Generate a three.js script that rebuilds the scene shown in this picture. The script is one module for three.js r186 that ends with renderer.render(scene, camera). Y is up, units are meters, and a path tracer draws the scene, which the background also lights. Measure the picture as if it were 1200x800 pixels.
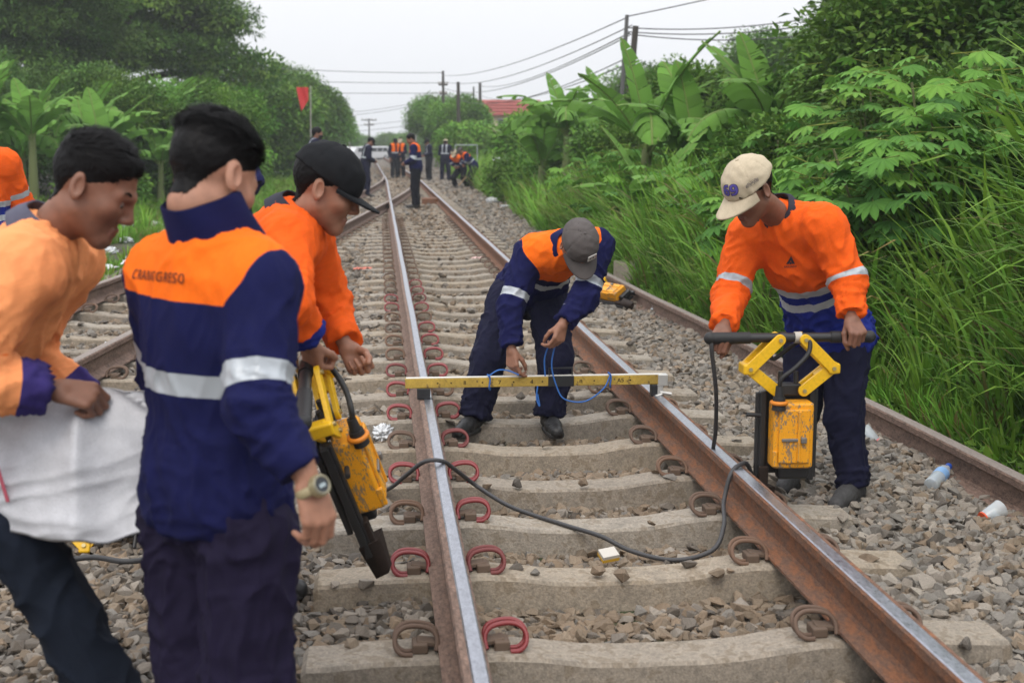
import * as THREE from 'three';
import { mergeGeometries, mergeVertices, toCreasedNormals } from 'three/addons/utils/BufferGeometryUtils.js';
import { SimplexNoise } from 'three/addons/math/SimplexNoise.js';
import { ConvexGeometry } from 'three/addons/geometries/ConvexGeometry.js';
import { RoundedBoxGeometry } from 'three/addons/geometries/RoundedBoxGeometry.js';
import { DecalGeometry } from 'three/addons/geometries/DecalGeometry.js';

// ------------------------------------------------------------------ camera, sky, sun, exposure
// World: y = 0 is the top of the main track's rails, x = 0 its centre line, the track runs along -z.
const scene = new THREE.Scene();
const camera = new THREE.PerspectiveCamera(29.8, 1.5, 0.1, 900);
camera.position.set(-0.766, 1.211, 0);
{
  const yaw = THREE.MathUtils.degToRad(5.817), pit = THREE.MathUtils.degToRad(8.778);
  camera.lookAt(camera.position.x + Math.sin(yaw) * Math.cos(pit), camera.position.y - Math.sin(pit), -Math.cos(yaw) * Math.cos(pit));
}
camera.focus = 5.6; camera.userData.fStop = 4.0;
scene.add(camera);

const renderer = new THREE.WebGLRenderer({ antialias: true });
renderer.toneMapping = THREE.LinearToneMapping;
renderer.toneMappingExposure = 1.25;
renderer.shadowMap.enabled = true;

{ // overcast sky: a thick even cloud deck, a little brighter overhead as overcast skies are
  const w = 128, h = 64, d = new Float32Array(w * h * 4);
  for (let j = 0; j < h; j++) for (let i = 0; i < w; i++) {
    const el = Math.max(0, Math.sin((j + 0.5) / h * Math.PI - Math.PI / 2));
    const v = 0.71 * (1 + 1.5 * el), o = (j * w + i) * 4;
    d[o] = v * 0.975; d[o + 1] = v * 0.99; d[o + 2] = v * 1.03; d[o + 3] = 1;
  }
  const t = new THREE.DataTexture(d, w, h, THREE.RGBAFormat, THREE.FloatType);
  t.mapping = THREE.EquirectangularReflectionMapping; t.magFilter = THREE.LinearFilter; t.needsUpdate = true;
  scene.background = t; scene.environment = t;
}
const sun = new THREE.DirectionalLight(0xfff4e6, 1.1);
sun.position.set(-4, 16, 6); sun.target.position.set(0, 0, -6);
sun.castShadow = true; sun.shadow.radius = 45;
Object.assign(sun.shadow.camera, { left: -30, right: 30, top: 30, bottom: -30, near: 1, far: 80 });
scene.add(sun, sun.target);
scene.fog = new THREE.FogExp2(0xdfe4e8, 0.0011);

// ------------------------------------------------------------------ helpers
const V = (x, y, z) => new THREE.Vector3(x, y, z);
function RNG(seed) { let s = seed >>> 0; const f = () => { s = (s + 0x6D2B79F5) | 0; let t = Math.imul(s ^ (s >>> 15), 1 | s); t = (t + Math.imul(t ^ (t >>> 7), 61 | t)) ^ t; return ((t ^ (t >>> 14)) >>> 0) / 4294967296; }; f.r = (a, b) => a + (b - a) * f(); f.pick = a => a[Math.floor(f() * a.length)]; return f; }
const SX = new SimplexNoise({ random: RNG(11) });
const sn = (x, y, z) => SX.noise3d(x, y, z);
const clamp = (x, a = 0, b = 1) => x < a ? a : x > b ? b : x;
const lerp = (a, b, t) => a + (b - a) * t;
const smooth = (a, b, x) => { const t = clamp((x - a) / (b - a)); return t * t * (3 - 2 * t); };
const used = {};
function numbered(n) { const k = used[n] = (used[n] ?? -1) + 1; return k ? `${n}_${String(k).padStart(3, '0')}` : n; }
function tag(o, label, category, group, kind) { o.userData = {}; if (label) o.userData.label = label; if (category) o.userData.category = category; if (group) o.userData.group = group; if (kind) o.userData.kind = kind; return o; }
function thing(name, label, category, pos = [0, 0, 0], turn = 0, group) { const o = new THREE.Group(); o.name = numbered(name); o.position.set(...pos); o.rotation.y = turn; scene.add(o); return tag(o, label, category, group); }
function mesh(name, geo, m, parent = scene) { const o = new THREE.Mesh(geo, m); o.name = parent === scene ? numbered(name) : name; o.castShadow = o.receiveShadow = true; parent.add(o); return o; }
function copy(o, label) { const c = o.clone(); c.name = numbered(o.name.replace(/_\d{3}$/, '')); c.userData = { ...o.userData }; if (label) c.userData.label = label; scene.add(c); return c; }
const std = (r, g, b, rough = 0.9, o = {}) => { const m = new THREE.MeshStandardMaterial({ roughness: rough, ...o }); m.color.setRGB(r, g, b); return m; };
const phys = (r, g, b, rough = 0.9, o = {}) => { const m = new THREE.MeshPhysicalMaterial({ roughness: rough, ...o }); m.color.setRGB(r, g, b); return m; };
function bare(g) { g = g.index ? g.toNonIndexed() : g; const o = new THREE.BufferGeometry(); o.setAttribute('position', g.attributes.position); if (!g.attributes.normal) g.computeVertexNormals(); o.setAttribute('normal', g.attributes.normal); o.setAttribute('uv', g.attributes.uv ?? new THREE.BufferAttribute(new Float32Array(g.attributes.position.count * 2), 2)); if (g.attributes.color) o.setAttribute('color', g.attributes.color); return o; }
const join = list => mergeGeometries(list.map(bare));
const put = (g, p, e = [0, 0, 0], s = [1, 1, 1]) => g.applyMatrix4(new THREE.Matrix4().compose(V(...p), new THREE.Quaternion().setFromEuler(new THREE.Euler(...e)), V(...s)));
const rbox = (w, h, d, r = 0.004, p = [0, 0, 0], e) => put(new RoundedBoxGeometry(w, h, d, 2, Math.min(r, w / 2.01, h / 2.01, d / 2.01)), p, e);
const box = (w, h, d, p = [0, 0, 0], e) => put(new THREE.BoxGeometry(w, h, d), p, e);
const cyl = (r0, r1, h, n = 16, p = [0, 0, 0], e) => put(new THREE.CylinderGeometry(r0, r1, h, n), p, e);
function rod(a, b, r0, r1 = r0, n = 10) { a = V(...a); b = V(...b); const d = b.clone().sub(a), g = new THREE.CylinderGeometry(r1, r0, d.length(), n); g.applyQuaternion(new THREE.Quaternion().setFromUnitVectors(V(0, 1, 0), d.clone().normalize())); g.translate((a.x + b.x) / 2, (a.y + b.y) / 2, (a.z + b.z) / 2); return g; }
const tube = (pts, r, seg = 40, n = 8, closed = false) => new THREE.TubeGeometry(new THREE.CatmullRomCurve3(pts.map(p => V(...p)), closed, 'catmullrom', 0.5), seg, r, n, closed);
function paint(g, f) { const p = g.attributes.position, c = new Float32Array(p.count * 3); for (let i = 0; i < p.count; i++) c.set(f(p.getX(i), p.getY(i), p.getZ(i), i), i * 3); g.setAttribute('color', new THREE.BufferAttribute(c, 3)); return g; }
function canvasTex(w, h, draw, repeat) { const c = document.createElement('canvas'); c.width = w; c.height = h; draw(c.getContext('2d'), w, h); const t = new THREE.CanvasTexture(c); t.colorSpace = THREE.SRGBColorSpace; if (repeat) { t.wrapS = t.wrapT = THREE.RepeatWrapping; } return t; }
// tileable value noise texture; f(n1, n2, n3) -> [r,g,b] sRGB 0..255 from three octave groups
function noiseTex(n, f, srgb = true, seed = 1) {
  const lat = (cells, sd) => { const r = RNG(sd), a = Float32Array.from({ length: cells * cells }, () => r()); return (x, y) => { x *= cells / n; y *= cells / n; const i = Math.floor(x), j = Math.floor(y), u = x - i, v = y - j, a0 = a[(j % cells) * cells + i % cells], a1 = a[(j % cells) * cells + (i + 1) % cells], b0 = a[((j + 1) % cells) * cells + i % cells], b1 = a[((j + 1) % cells) * cells + (i + 1) % cells], s = u * u * (3 - 2 * u), q = v * v * (3 - 2 * v); return lerp(lerp(a0, a1, s), lerp(b0, b1, s), q); }; };
  const L = [6, 13, 27, 55, 110, 220].map((c, k) => lat(Math.min(c, n), seed * 17 + k));
  const d = new Uint8Array(n * n * 4);
  for (let y = 0; y < n; y++) for (let x = 0; x < n; x++) {
    const v = L.map(q => q(x, y)), c = f(v[0] * 0.6 + v[1] * 0.4, v[2] * 0.6 + v[3] * 0.4, v[4] * 0.5 + v[5] * 0.5), o = (y * n + x) * 4;
    d[o] = clamp(c[0], 0, 255); d[o + 1] = clamp(c[1], 0, 255); d[o + 2] = clamp(c[2], 0, 255); d[o + 3] = 255;
  }
  const t = new THREE.DataTexture(d, n, n); t.wrapS = t.wrapT = THREE.RepeatWrapping; t.magFilter = THREE.LinearFilter; t.minFilter = THREE.LinearMipmapLinearFilter; if (srgb) t.colorSpace = THREE.SRGBColorSpace; t.needsUpdate = true; return t;
}
// ------------------------------------------------------------------ distance fields for bodies, clothes, sacks
const smin = (a, b, k) => { const h = Math.max(k - Math.abs(a - b), 0) / k; return Math.min(a, b) - h * h * k * 0.25; };
const smax = (a, b, k) => -smin(-a, -b, k);
function cap(a, b, ra, rb = ra) {
  const ax = a.x, ay = a.y, az = a.z, bx = b.x - ax, by = b.y - ay, bz = b.z - az, L = 1 / Math.max(1e-9, bx * bx + by * by + bz * bz);
  return (x, y, z) => { const px = x - ax, py = y - ay, pz = z - az; let h = (px * bx + py * by + pz * bz) * L; h = h < 0 ? 0 : h > 1 ? 1 : h; const dx = px - bx * h, dy = py - by * h, dz = pz - bz * h; return Math.sqrt(dx * dx + dy * dy + dz * dz) - (ra + (rb - ra) * h); };
}
function ell(c, r, X = V(1, 0, 0), Y = V(0, 1, 0), Z = V(0, 0, 1)) {
  const [rx, ry, rz] = r;
  return (x, y, z) => { x -= c.x; y -= c.y; z -= c.z; const u = (x * X.x + y * X.y + z * X.z) / rx, v = (x * Y.x + y * Y.y + z * Y.z) / ry, w = (x * Z.x + y * Z.y + z * Z.z) / rz, k0 = Math.sqrt(u * u + v * v + w * w), a = u / rx, b = v / ry, e = w / rz, k1 = Math.sqrt(a * a + b * b + e * e); return k1 < 1e-9 ? -Math.min(rx, ry, rz) : k0 * (k0 - 1) / k1; };
}
const uni = (list, k) => (x, y, z) => { let d = list[0](x, y, z); for (let i = 1; i < list.length; i++) d = smin(d, list[i](x, y, z), k); return d; };
// naive surface nets over a sparse grid
function nets(F, lo, hi, c) {
  const nx = Math.ceil((hi[0] - lo[0]) / c) + 1, ny = Math.ceil((hi[1] - lo[1]) / c) + 1, nz = Math.ceil((hi[2] - lo[2]) / c) + 1, B = 6;
  const v = new Float32Array(nx * ny * nz), id = new Int32Array(nx * ny * nz).fill(-1), sx = ny * nz, sy = nz;
  for (let i = 0; i < nx; i += B) for (let j = 0; j < ny; j += B) for (let k = 0; k < nz; k += B) {
    const d = F(lo[0] + (i + B / 2) * c, lo[1] + (j + B / 2) * c, lo[2] + (k + B / 2) * c), far = Math.abs(d) > B * c * 1.35;
    for (let a = i; a < Math.min(i + B, nx); a++) for (let b = j; b < Math.min(j + B, ny); b++) for (let e = k; e < Math.min(k + B, nz); e++) v[a * sx + b * sy + e] = far ? d : F(lo[0] + a * c, lo[1] + b * c, lo[2] + e * c);
  }
  const pos = [], idx = [];
  const C = [0, 1, sy, sy + 1, sx, sx + 1, sx + sy, sx + sy + 1], E = [[0, 1], [2, 3], [4, 5], [6, 7], [0, 2], [1, 3], [4, 6], [5, 7], [0, 4], [1, 5], [2, 6], [3, 7]];
  for (let i = 0; i < nx - 1; i++) for (let j = 0; j < ny - 1; j++) for (let k = 0; k < nz - 1; k++) {
    const o = i * sx + j * sy + k; let m = 0;
    for (let q = 0; q < 8; q++) if (v[o + C[q]] < 0) m |= 1 << q;
    if (m === 0 || m === 255) continue;
    let x = 0, y = 0, z = 0, n = 0;
    for (const [a, b] of E) { if (((m >> a) & 1) === ((m >> b) & 1)) continue; const va = v[o + C[a]], vb = v[o + C[b]], t = va / (va - vb); x += lerp(a >> 2 & 1, b >> 2 & 1, t); y += lerp(a >> 1 & 1, b >> 1 & 1, t); z += lerp(a & 1, b & 1, t); n++; }
    id[o] = pos.length / 3; pos.push(lo[0] + (i + x / n) * c, lo[1] + (j + y / n) * c, lo[2] + (k + z / n) * c);
  }
  const quad = (a, b, cc, d, flip) => { if (a < 0 || b < 0 || cc < 0 || d < 0) return; flip ? idx.push(a, b, cc, a, cc, d) : idx.push(a, cc, b, a, d, cc); };
  for (let i = 1; i < nx - 1; i++) for (let j = 1; j < ny - 1; j++) for (let k = 1; k < nz - 1; k++) {
    const o = i * sx + j * sy + k, s = v[o] < 0;
    if (s !== v[o + sx] < 0) quad(id[o], id[o - sy], id[o - sy - 1], id[o - 1], s);
    if (s !== v[o + sy] < 0) quad(id[o], id[o - 1], id[o - sx - 1], id[o - sx], s);
    if (s !== v[o + 1] < 0) quad(id[o], id[o - sx], id[o - sx - sy], id[o - sy], s);
  }
  // pull the points onto the surface
  const P = Float32Array.from(pos), e = c * 0.35;
  for (let q = 0; q < P.length; q += 3) { const x = P[q], y = P[q + 1], z = P[q + 2], d = F(x, y, z); let gx = F(x + e, y, z) - F(x - e, y, z), gy = F(x, y + e, z) - F(x, y - e, z), gz = F(x, y, z + e) - F(x, y, z - e); const l = Math.hypot(gx, gy, gz) || 1, s = clamp(d * 2 * e / l, -c * 0.5, c * 0.5) / l; P[q] -= gx * s; P[q + 1] -= gy * s; P[q + 2] -= gz * s; }
  const g = new THREE.BufferGeometry(); g.setAttribute('position', new THREE.BufferAttribute(P, 3)); g.setIndex(idx); g.computeVertexNormals(); return g;
}
// displace along the normals
function push(g, f) { const p = g.attributes.position, n = g.attributes.normal; for (let i = 0; i < p.count; i++) { const d = f(p.getX(i), p.getY(i), p.getZ(i)); p.setXYZ(i, p.getX(i) + n.getX(i) * d, p.getY(i) + n.getY(i) * d, p.getZ(i) + n.getZ(i) * d); } g.computeVertexNormals(); return g; }
// cut an indexed mesh along f = 0 into [f <= 0, f > 0]
function split(g, f) {
  const P = g.attributes.position, N = g.attributes.normal, U = g.attributes.color, n = P.count, val = new Float32Array(n), I = g.index.array;
  for (let i = 0; i < n; i++) { val[i] = f(P.getX(i), P.getY(i), P.getZ(i)); if (Math.abs(val[i]) < 1e-7) val[i] = 1e-7; }
  const pos = Array.from(P.array), nor = Array.from(N.array), col = U ? Array.from(U.array) : null, made = new Map(), out = [[], []];
  const cut = (a, b) => { const key = a < b ? a * 4194304 + b : b * 4194304 + a; if (made.has(key)) return made.get(key); const t = val[a] / (val[a] - val[b]), k = pos.length / 3; for (let q = 0; q < 3; q++) { pos.push(lerp(pos[a * 3 + q], pos[b * 3 + q], t)); nor.push(lerp(nor[a * 3 + q], nor[b * 3 + q], t)); if (col) col.push(lerp(col[a * 3 + q], col[b * 3 + q], t)); } made.set(key, k); return k; };
  for (let i = 0; i < I.length; i += 3) {
    let a = I[i], b = I[i + 1], c = I[i + 2]; const s = (val[a] > 0) + (val[b] > 0) + (val[c] > 0);
    if (s === 0) { out[0].push(a, b, c); continue; } if (s === 3) { out[1].push(a, b, c); continue; }
    const lone = s === 1; // the one vertex alone on its side
    while ((val[a] > 0) !== lone) { const t = a; a = b; b = c; c = t; }
    const ab = cut(a, b), ac = cut(a, c); out[lone ? 1 : 0].push(a, ab, ac); out[lone ? 0 : 1].push(ab, b, c, ab, c, ac);
  }
  return out.map(ix => { if (!ix.length) return null; const re = new Map(), p = [], m = [], cc = [], id = []; for (const k of ix) { let q = re.get(k); if (q === undefined) { q = p.length / 3; re.set(k, q); p.push(pos[k * 3], pos[k * 3 + 1], pos[k * 3 + 2]); m.push(nor[k * 3], nor[k * 3 + 1], nor[k * 3 + 2]); if (col) cc.push(col[k * 3], col[k * 3 + 1], col[k * 3 + 2]); } id.push(q); } const o = new THREE.BufferGeometry(); o.setAttribute('position', new THREE.Float32BufferAttribute(p, 3)); o.setAttribute('normal', new THREE.Float32BufferAttribute(m, 3)); if (col) o.setAttribute('color', new THREE.Float32BufferAttribute(cc, 3)); o.setIndex(id); return o; });
}
// connected pieces of an indexed mesh
function pieces(g) {
  const n = g.attributes.position.count, I = g.index.array, up = Int32Array.from({ length: n }, (_, i) => i), find = a => { while (up[a] !== a) a = up[a] = up[up[a]]; return a; };
  for (let i = 0; i < I.length; i += 3) { const a = find(I[i]); up[find(I[i + 1])] = a; up[find(I[i + 2])] = a; }
  const sets = new Map(); for (let i = 0; i < I.length; i += 3) { const r = find(I[i]); if (!sets.has(r)) sets.set(r, []); sets.get(r).push(I[i], I[i + 1], I[i + 2]); }
  return [...sets.values()].filter(s => s.length > 60).map(s => { const q = g.clone(); q.setIndex(s); const t = mergeVertices(bare(q).toNonIndexed ? bare(q) : q, 1e-6); return t; });
}
// ------------------------------------------------------------------ lie of the land
const bend = z => -0.0115 * Math.max(0, -z - 44) - 0.00004 * Math.max(0, -z - 60) ** 2 * (z < -60 ? 1 : 0);
const main = z => bend(z);                                  // centre line of the main track
const dvg = z => { const a = -z; return a >= 52 ? 0 : a >= 28 ? -0.00196 * (52 - a) ** 2 : -1.13 - 0.094 * (28 - a); };
const side = z => main(z) + dvg(z);                         // centre line of the diverging track
const oldRail = z => lerp(1.71, 1.46, clamp((-z - 4) / 8.3, -1, 1.2));
const edgeR = z => { const a = -z; return a < 12 ? lerp(2.0, 1.72, clamp((a - 4) / 8)) : a < 30 ? lerp(1.72, 2.2, (a - 12) / 18) : lerp(2.2, 2.7, clamp((a - 30) / 35)) + bend(z); };
const edgeL = z => Math.min(side(z) - 1.15, main(z) - 1.9);
function B(x, z) { // ballast and soil level
  const a = -z, n = 0.020 * sn(x * 1.3, 0.3, z * 1.3) + 0.012 * sn(x * 3.7, 2.3, z * 3.7);
  const inMain = Math.abs(x - main(z)) < 0.62, inSide = Math.abs(x - side(z)) < 0.62;
  let y = -0.205;
  if (inMain || inSide) y = lerp(lerp(-0.292, -0.252, smooth(6, 9, a)), -0.222, smooth(14, 22, a)); else if (x > 0.6) y = lerp(-0.232, -0.205, smooth(1.2, 1.6, x)); else y = lerp(-0.262, -0.212, smooth(5, 12, a));
  return y + n;
}
function landY(x, z) { // soil beyond the ballast
  const r = x - edgeR(z), l = edgeL(z) - x, n = 0.05 * sn(x * 0.5, 5, z * 0.5) + 0.02 * sn(x * 1.7, 5, z * 1.7);
  if (r > 0) return -0.20 + 0.30 * smooth(0, 1.6, r) + 0.35 * smooth(1.5, 5, r) + n * smooth(0, 1, r);
  if (l > 0) return -0.24 - 0.10 * smooth(0, 2, l) + 0.25 * smooth(3, 10, l) + n * smooth(0, 1, l);
  return -0.30;
}
function sheet(xs, zs, f, uvs = 1) {
  const pos = [], uv = [], idx = []; zs.forEach((z, j) => xs(z).forEach((x, i, A) => { pos.push(x, f(x, z), z); uv.push(x * uvs, -z * uvs); if (i && j) { const n = A.length, a = j * n + i; idx.push(a, a - 1, a - n, a - n, a - 1, a - n - 1); } }));
  const g = new THREE.BufferGeometry(); g.setAttribute('position', new THREE.Float32BufferAttribute(pos, 3)); g.setAttribute('uv', new THREE.Float32BufferAttribute(uv, 2)); g.setIndex(idx); g.computeVertexNormals(); if (g.attributes.normal.getY(0) < 0) { for (let i = 0; i < idx.length; i += 3) { const t = idx[i]; idx[i] = idx[i + 1]; idx[i + 1] = t; } g.setIndex(idx); g.computeVertexNormals(); } return g;
}
const range = (a, b, n) => Array.from({ length: n + 1 }, (_, i) => lerp(a, b, i / n));
const soilTex = noiseTex(512, (a, b, c) => { const v = 0.62 + (a - 0.5) * 0.5 + (b - 0.5) * 0.35 + (c - 0.5) * 0.4, g = smooth(0.48, 0.62, a * 0.6 + b * 0.4); return [lerp(104, 70, g) * v, lerp(88, 84, g) * v, lerp(66, 42, g) * v]; }, true, 3);
const soilBump = noiseTex(512, (a, b, c) => { const v = 255 * (a * 0.2 + b * 0.4 + c * 0.4); return [v, v, v]; }, false, 4);
{
  const zs = [...range(4, -30, 60), ...range(-32, -100, 24), -140, -200, -300, -500];
  const g = sheet(z => [...range(-60, -10, 12), ...range(-9, 8, 60), ...range(9, 60, 14)], zs, landY, 0.45);
  tag(mesh('ground', g, std(1, 1, 1, 0.95, { map: soilTex, bumpMap: soilBump, bumpScale: 0.03 })), null, null, null, 'structure');
}
// ------------------------------------------------------------------ ballast
const gravelTex = noiseTex(1024, (a, b, c) => { const v = 0.64 + (c - 0.5) * 0.9 + (b - 0.5) * 0.6 + (a - 0.5) * 0.25; return [154 * v, 142 * v, 127 * v]; }, true, 8);
const gravelBump = noiseTex(1024, (a, b, c) => { const v = 255 * (b * 0.45 + c * 0.55); return [v, v, v]; }, false, 8);
const bedX = z => [...range(edgeL(z) + (z > -25 ? -0.2 : -0.1), edgeR(z) + 0.15, 90)];
const bed = tag(new THREE.Group(), null, null, null, 'structure'); bed.name = 'ballast_bed'; scene.add(bed);
const bedMesh = mesh('gravel_surface', sheet(bedX, [...range(1, -20, 150), ...range(-20.4, -60, 60), ...range(-62, -130, 20)], B, 0.5), std(1, 1, 1, 0.95, { map: gravelTex, bumpMap: gravelBump, bumpScale: 0.05 }), bed);
function stoneGeo(seed) { const r = RNG(seed), pts = []; for (let i = 0; i < 15; i++) { const u = r.r(-1, 1), t = r() * 6.283, q = Math.sqrt(1 - u * u), k = r.r(0.82, 1.12); pts.push(V(q * Math.cos(t) * k * r.r(0.9, 1.2), u * k * 0.86, q * Math.sin(t) * k)); } const g = new ConvexGeometry(pts); g.setAttribute('uv', new THREE.BufferAttribute(new Float32Array(g.attributes.position.count * 2).map((_, i) => r()), 2)); return g; }
const stoneGeos = range(0, 9, 9).map(i => stoneGeo(100 + i));
const stoneTex = noiseTex(128, (a, b, c) => { const v = 218 + (b - 0.5) * 50 + (c - 0.5) * 60; return [v, v * 0.985, v * 0.96]; }, true, 9);
const stoneTints = [[0.218, 0.177, 0.136], [0.265, 0.239, 0.212], [0.164, 0.146, 0.129], [0.245, 0.198, 0.151], [0.206, 0.197, 0.186], [0.302, 0.277, 0.25], [0.12, 0.108, 0.098], [0.23, 0.178, 0.131]];
// sleepers: where they lie decides where stones go
const firstZ = [-2.75, -3.38, -4.04, -4.61, -5.18, -5.80, -6.42, -7.02, -7.62, -8.22, -8.82, -9.44], mainZ = Array.from({ length: 78 }, (_, i) => i < 12 ? firstZ[i] : -9.44 - 0.612 * (i - 11) + 0.012 * Math.sin(i * 4.7));
const sideZ = Array.from({ length: 44 }, (_, i) => -2.9 - 0.61 * i).filter(z => z > -26.5);
const spots = [];
{
  const r = RNG(77);
  const nearest = (list, z) => { let m = 9; for (const q of list) { const d = Math.abs(q - z); if (d < m) m = d; } return m; };
  const scatter = (z0, z1, sp, rad, layers) => {
    for (let z = z0; z > z1; z -= sp) {
      const half = -z * 0.43 + 0.35, cx = camera.position.x - z * 0.102;
      for (let x = Math.max(cx - half, edgeL(z)); x < Math.min(cx + half, edgeR(z) + 0.05); x += sp) for (let l = 0; l < layers; l++) {
        const px = x + r.r(-0.6, 0.6) * sp, pz = z + r.r(-0.6, 0.6) * sp, s = rad * (0.55 + 0.65 * Math.pow(r(), 1.5) + (r() < 0.03 ? 0.25 : 0));
        const onM = Math.abs(px - main(pz)) < 1.0 && nearest(mainZ, pz) < 0.088 + s * 0.6, onS = pz > -27 && Math.abs(px - side(pz)) < 1.0 && nearest(sideZ, pz) < 0.088 + s * 0.6;
        let y = B(px, pz) + r.r(-0.3, 0.55) * s;
        if (onM || onS) { if (-pz > 9 && r() < (-pz > 17 ? 0.12 : 0.035)) y = -0.185 + s * 0.2; else if (r() < 0.012) y = -0.185 + s * 0.3; else continue; }
        if (Math.abs(Math.abs(px - main(pz)) - 0.565) < 0.075 || Math.abs(Math.abs(px - side(pz)) - 0.565) < 0.075) { if (y > -0.19) continue; }
        spots.push([px, y, pz, s]);
      }
    }
  };
  scatter(-2.0, -6.5, 0.035, 0.0285, 2); scatter(-6.5, -12, 0.042, 0.032, 2); scatter(-12, -24, 0.060, 0.038, 1); scatter(-24, -40, 0.10, 0.055, 1); scatter(-40, -75, 0.17, 0.075, 1);
  const mats = stoneTints.map(t => std(t[0] * 1.15, t[1] * 1.14, t[2] * 1.12, 0.93, { map: stoneTex }));
  const q = new THREE.Quaternion(), e = new THREE.Euler(), m4 = new THREE.Matrix4(), inst = stoneGeos.map(() => []);
  // the stones that show largest are single pieces
  const C = camera.position, order = spots.map((s, i) => [s[3] / Math.hypot(s[0] - C.x, s[1] - C.y, s[2] - C.z) * (Math.abs((s[0] - C.x) / -s[2] - 0.102) < 0.40 && s[2] < -2.75 && s[1] > B(s[0], s[2]) ? 1 : 0), i]).sort((a, b) => b[0] - a[0]);
  const single = new Set(order.slice(0, 298).map(o => o[1]));
  spots.forEach(([x, y, z, s], i) => {
    e.set(r.r(-0.6, 0.6), r() * 6.283, r.r(-0.6, 0.6)); q.setFromEuler(e); const k = Math.floor(r() * 10);
    const tint = x > 0.75 && r() < 0.5 ? stoneTints[[4, 1, 5, 4][Math.floor(r() * 4)]] : Math.abs(x) < 0.6 && r() < 0.65 ? stoneTints[[0, 3, 7, 7, 2][Math.floor(r() * 5)]] : stoneTints[Math.floor(r() * 8)];
    const sc = [s * r.r(0.9, 1.25), s * r.r(0.75, 1.0), s * r.r(0.8, 1.1)];
    if (single.has(i)) { const o = mesh('stone', stoneGeos[k], mats[stoneTints.indexOf(tint)], bed); o.position.set(x, y, z); o.quaternion.copy(q); o.scale.set(...sc); return; }
    inst[k].push([m4.clone().compose(V(x, y, z), q, V(...sc)), tint, r.r(0.82, 1.18)]);
  });
  const im = std(1.15, 1.14, 1.12, 0.93, { map: stoneTex }), cc = new THREE.Color();
  inst.forEach((list, k) => { const o = new THREE.InstancedMesh(stoneGeos[k], im, list.length); list.forEach(([m, t, v], i) => { o.setMatrixAt(i, m); o.setColorAt(i, cc.setRGB(t[0] * v, t[1] * v, t[2] * v)); }); o.name = 'loose_stones'; o.castShadow = o.receiveShadow = true; o.userData.kind = 'stuff'; bed.add(o); });
  console.log('stones', spots.length);
}
// ------------------------------------------------------------------ rails
const railProf = [[-0.064, -0.155], [0.064, -0.155], [0.064, -0.146], [0.018, -0.132], [0.009, -0.120], [0.009, -0.050], [0.015, -0.042], [0.033, -0.034], [0.034, -0.008], [0.029, -0.002], [-0.029, -0.002], [-0.034, -0.008], [-0.033, -0.034], [-0.015, -0.042], [-0.009, -0.050], [-0.009, -0.120], [-0.018, -0.132], [-0.064, -0.146]];
function sweep(prof, path, closed = true) { // prof [[x,y]] along path [[x,y,z]]
  const pos = [], uv = [], idx = [], n = prof.length, seg = []; let L = 0;
  path.forEach((p, j) => { const a = path[Math.max(0, j - 1)], b = path[Math.min(path.length - 1, j + 1)], dx = b[0] - a[0], dz = b[2] - a[2], l = Math.hypot(dx, dz), rx = -dz / l, rz = dx / l; if (j) L += Math.hypot(p[0] - path[j - 1][0], p[2] - path[j - 1][2]); seg.push([p, rx, rz, L]); });
  const m = closed ? n : n - 1;
  for (let k = 0; k < m; k++) { const A = prof[k], Bq = prof[(k + 1) % n], b0 = pos.length / 3; seg.forEach(([p, rx, rz, l], j) => { for (const q of [A, Bq]) { pos.push(p[0] + rx * q[0], p[1] + q[1], p[2] + rz * q[0]); uv.push(l * 2.0, (q[0] + q[1]) * 4.0); } if (j) { const o = b0 + j * 2; idx.push(o - 2, o - 1, o, o - 1, o + 1, o); } }); }
  if (closed) for (const [s, rev] of [[seg[0], 0], [seg[seg.length - 1], 1]]) { const b0 = pos.length / 3; for (const q of prof) { pos.push(s[0][0] + s[1] * q[0], s[0][1] + q[1], s[0][2] + s[2] * q[0]); uv.push(q[0] * 2, q[1] * 2); } const tri = THREE.ShapeUtils.triangulateShape(prof.map(q => new THREE.Vector2(q[0], q[1])), []); for (const t of tri) rev ? idx.push(b0 + t[0], b0 + t[1], b0 + t[2]) : idx.push(b0 + t[2], b0 + t[1], b0 + t[0]); }
  const g = new THREE.BufferGeometry(); g.setAttribute('position', new THREE.Float32BufferAttribute(pos, 3)); g.setAttribute('uv', new THREE.Float32BufferAttribute(uv, 2)); g.setIndex(idx); g.computeVertexNormals(); return g;
}
const rustTex = noiseTex(512, (a, b, c) => { const v = 0.9 + (c - 0.5) * 0.26 + (b - 0.5) * 0.26, o = smooth(0.35, 0.68, a * 0.6 + b * 0.4); return [lerp(120, 138, o) * v, lerp(92, 94, o) * v, lerp(76, 66, o) * v]; }, true, 21);
const rustBump = noiseTex(512, (a, b, c) => { const v = 255 * (b * 0.5 + c * 0.5); return [v, v, v]; }, false, 22);
const paleRustTex = noiseTex(512, (a, b, c) => { const v = 0.88 + (c - 0.5) * 0.36 + (b - 0.5) * 0.4 + (a - 0.5) * 0.2; return [128 * v, 106 * v, 94 * v]; }, true, 23);
const shineTex = noiseTex(512, (a, b, c) => { const v = 205 + (c - 0.5) * 40 + (b - 0.5) * 36; return [v, v, v * 1.02]; }, true, 24);
const shineRough = noiseTex(512, (a, b, c) => { const v = 150 + (b - 0.5) * 90 + (c - 0.5) * 60; return [v, v, v]; }, false, 25);
const rustMat = std(0.92, 0.86, 0.82, 0.9, { map: rustTex, bumpMap: rustBump, bumpScale: 0.004 }), paleRustMat = std(0.95, 0.92, 0.9, 0.9, { map: paleRustTex, bumpMap: rustBump, bumpScale: 0.004 });
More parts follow.
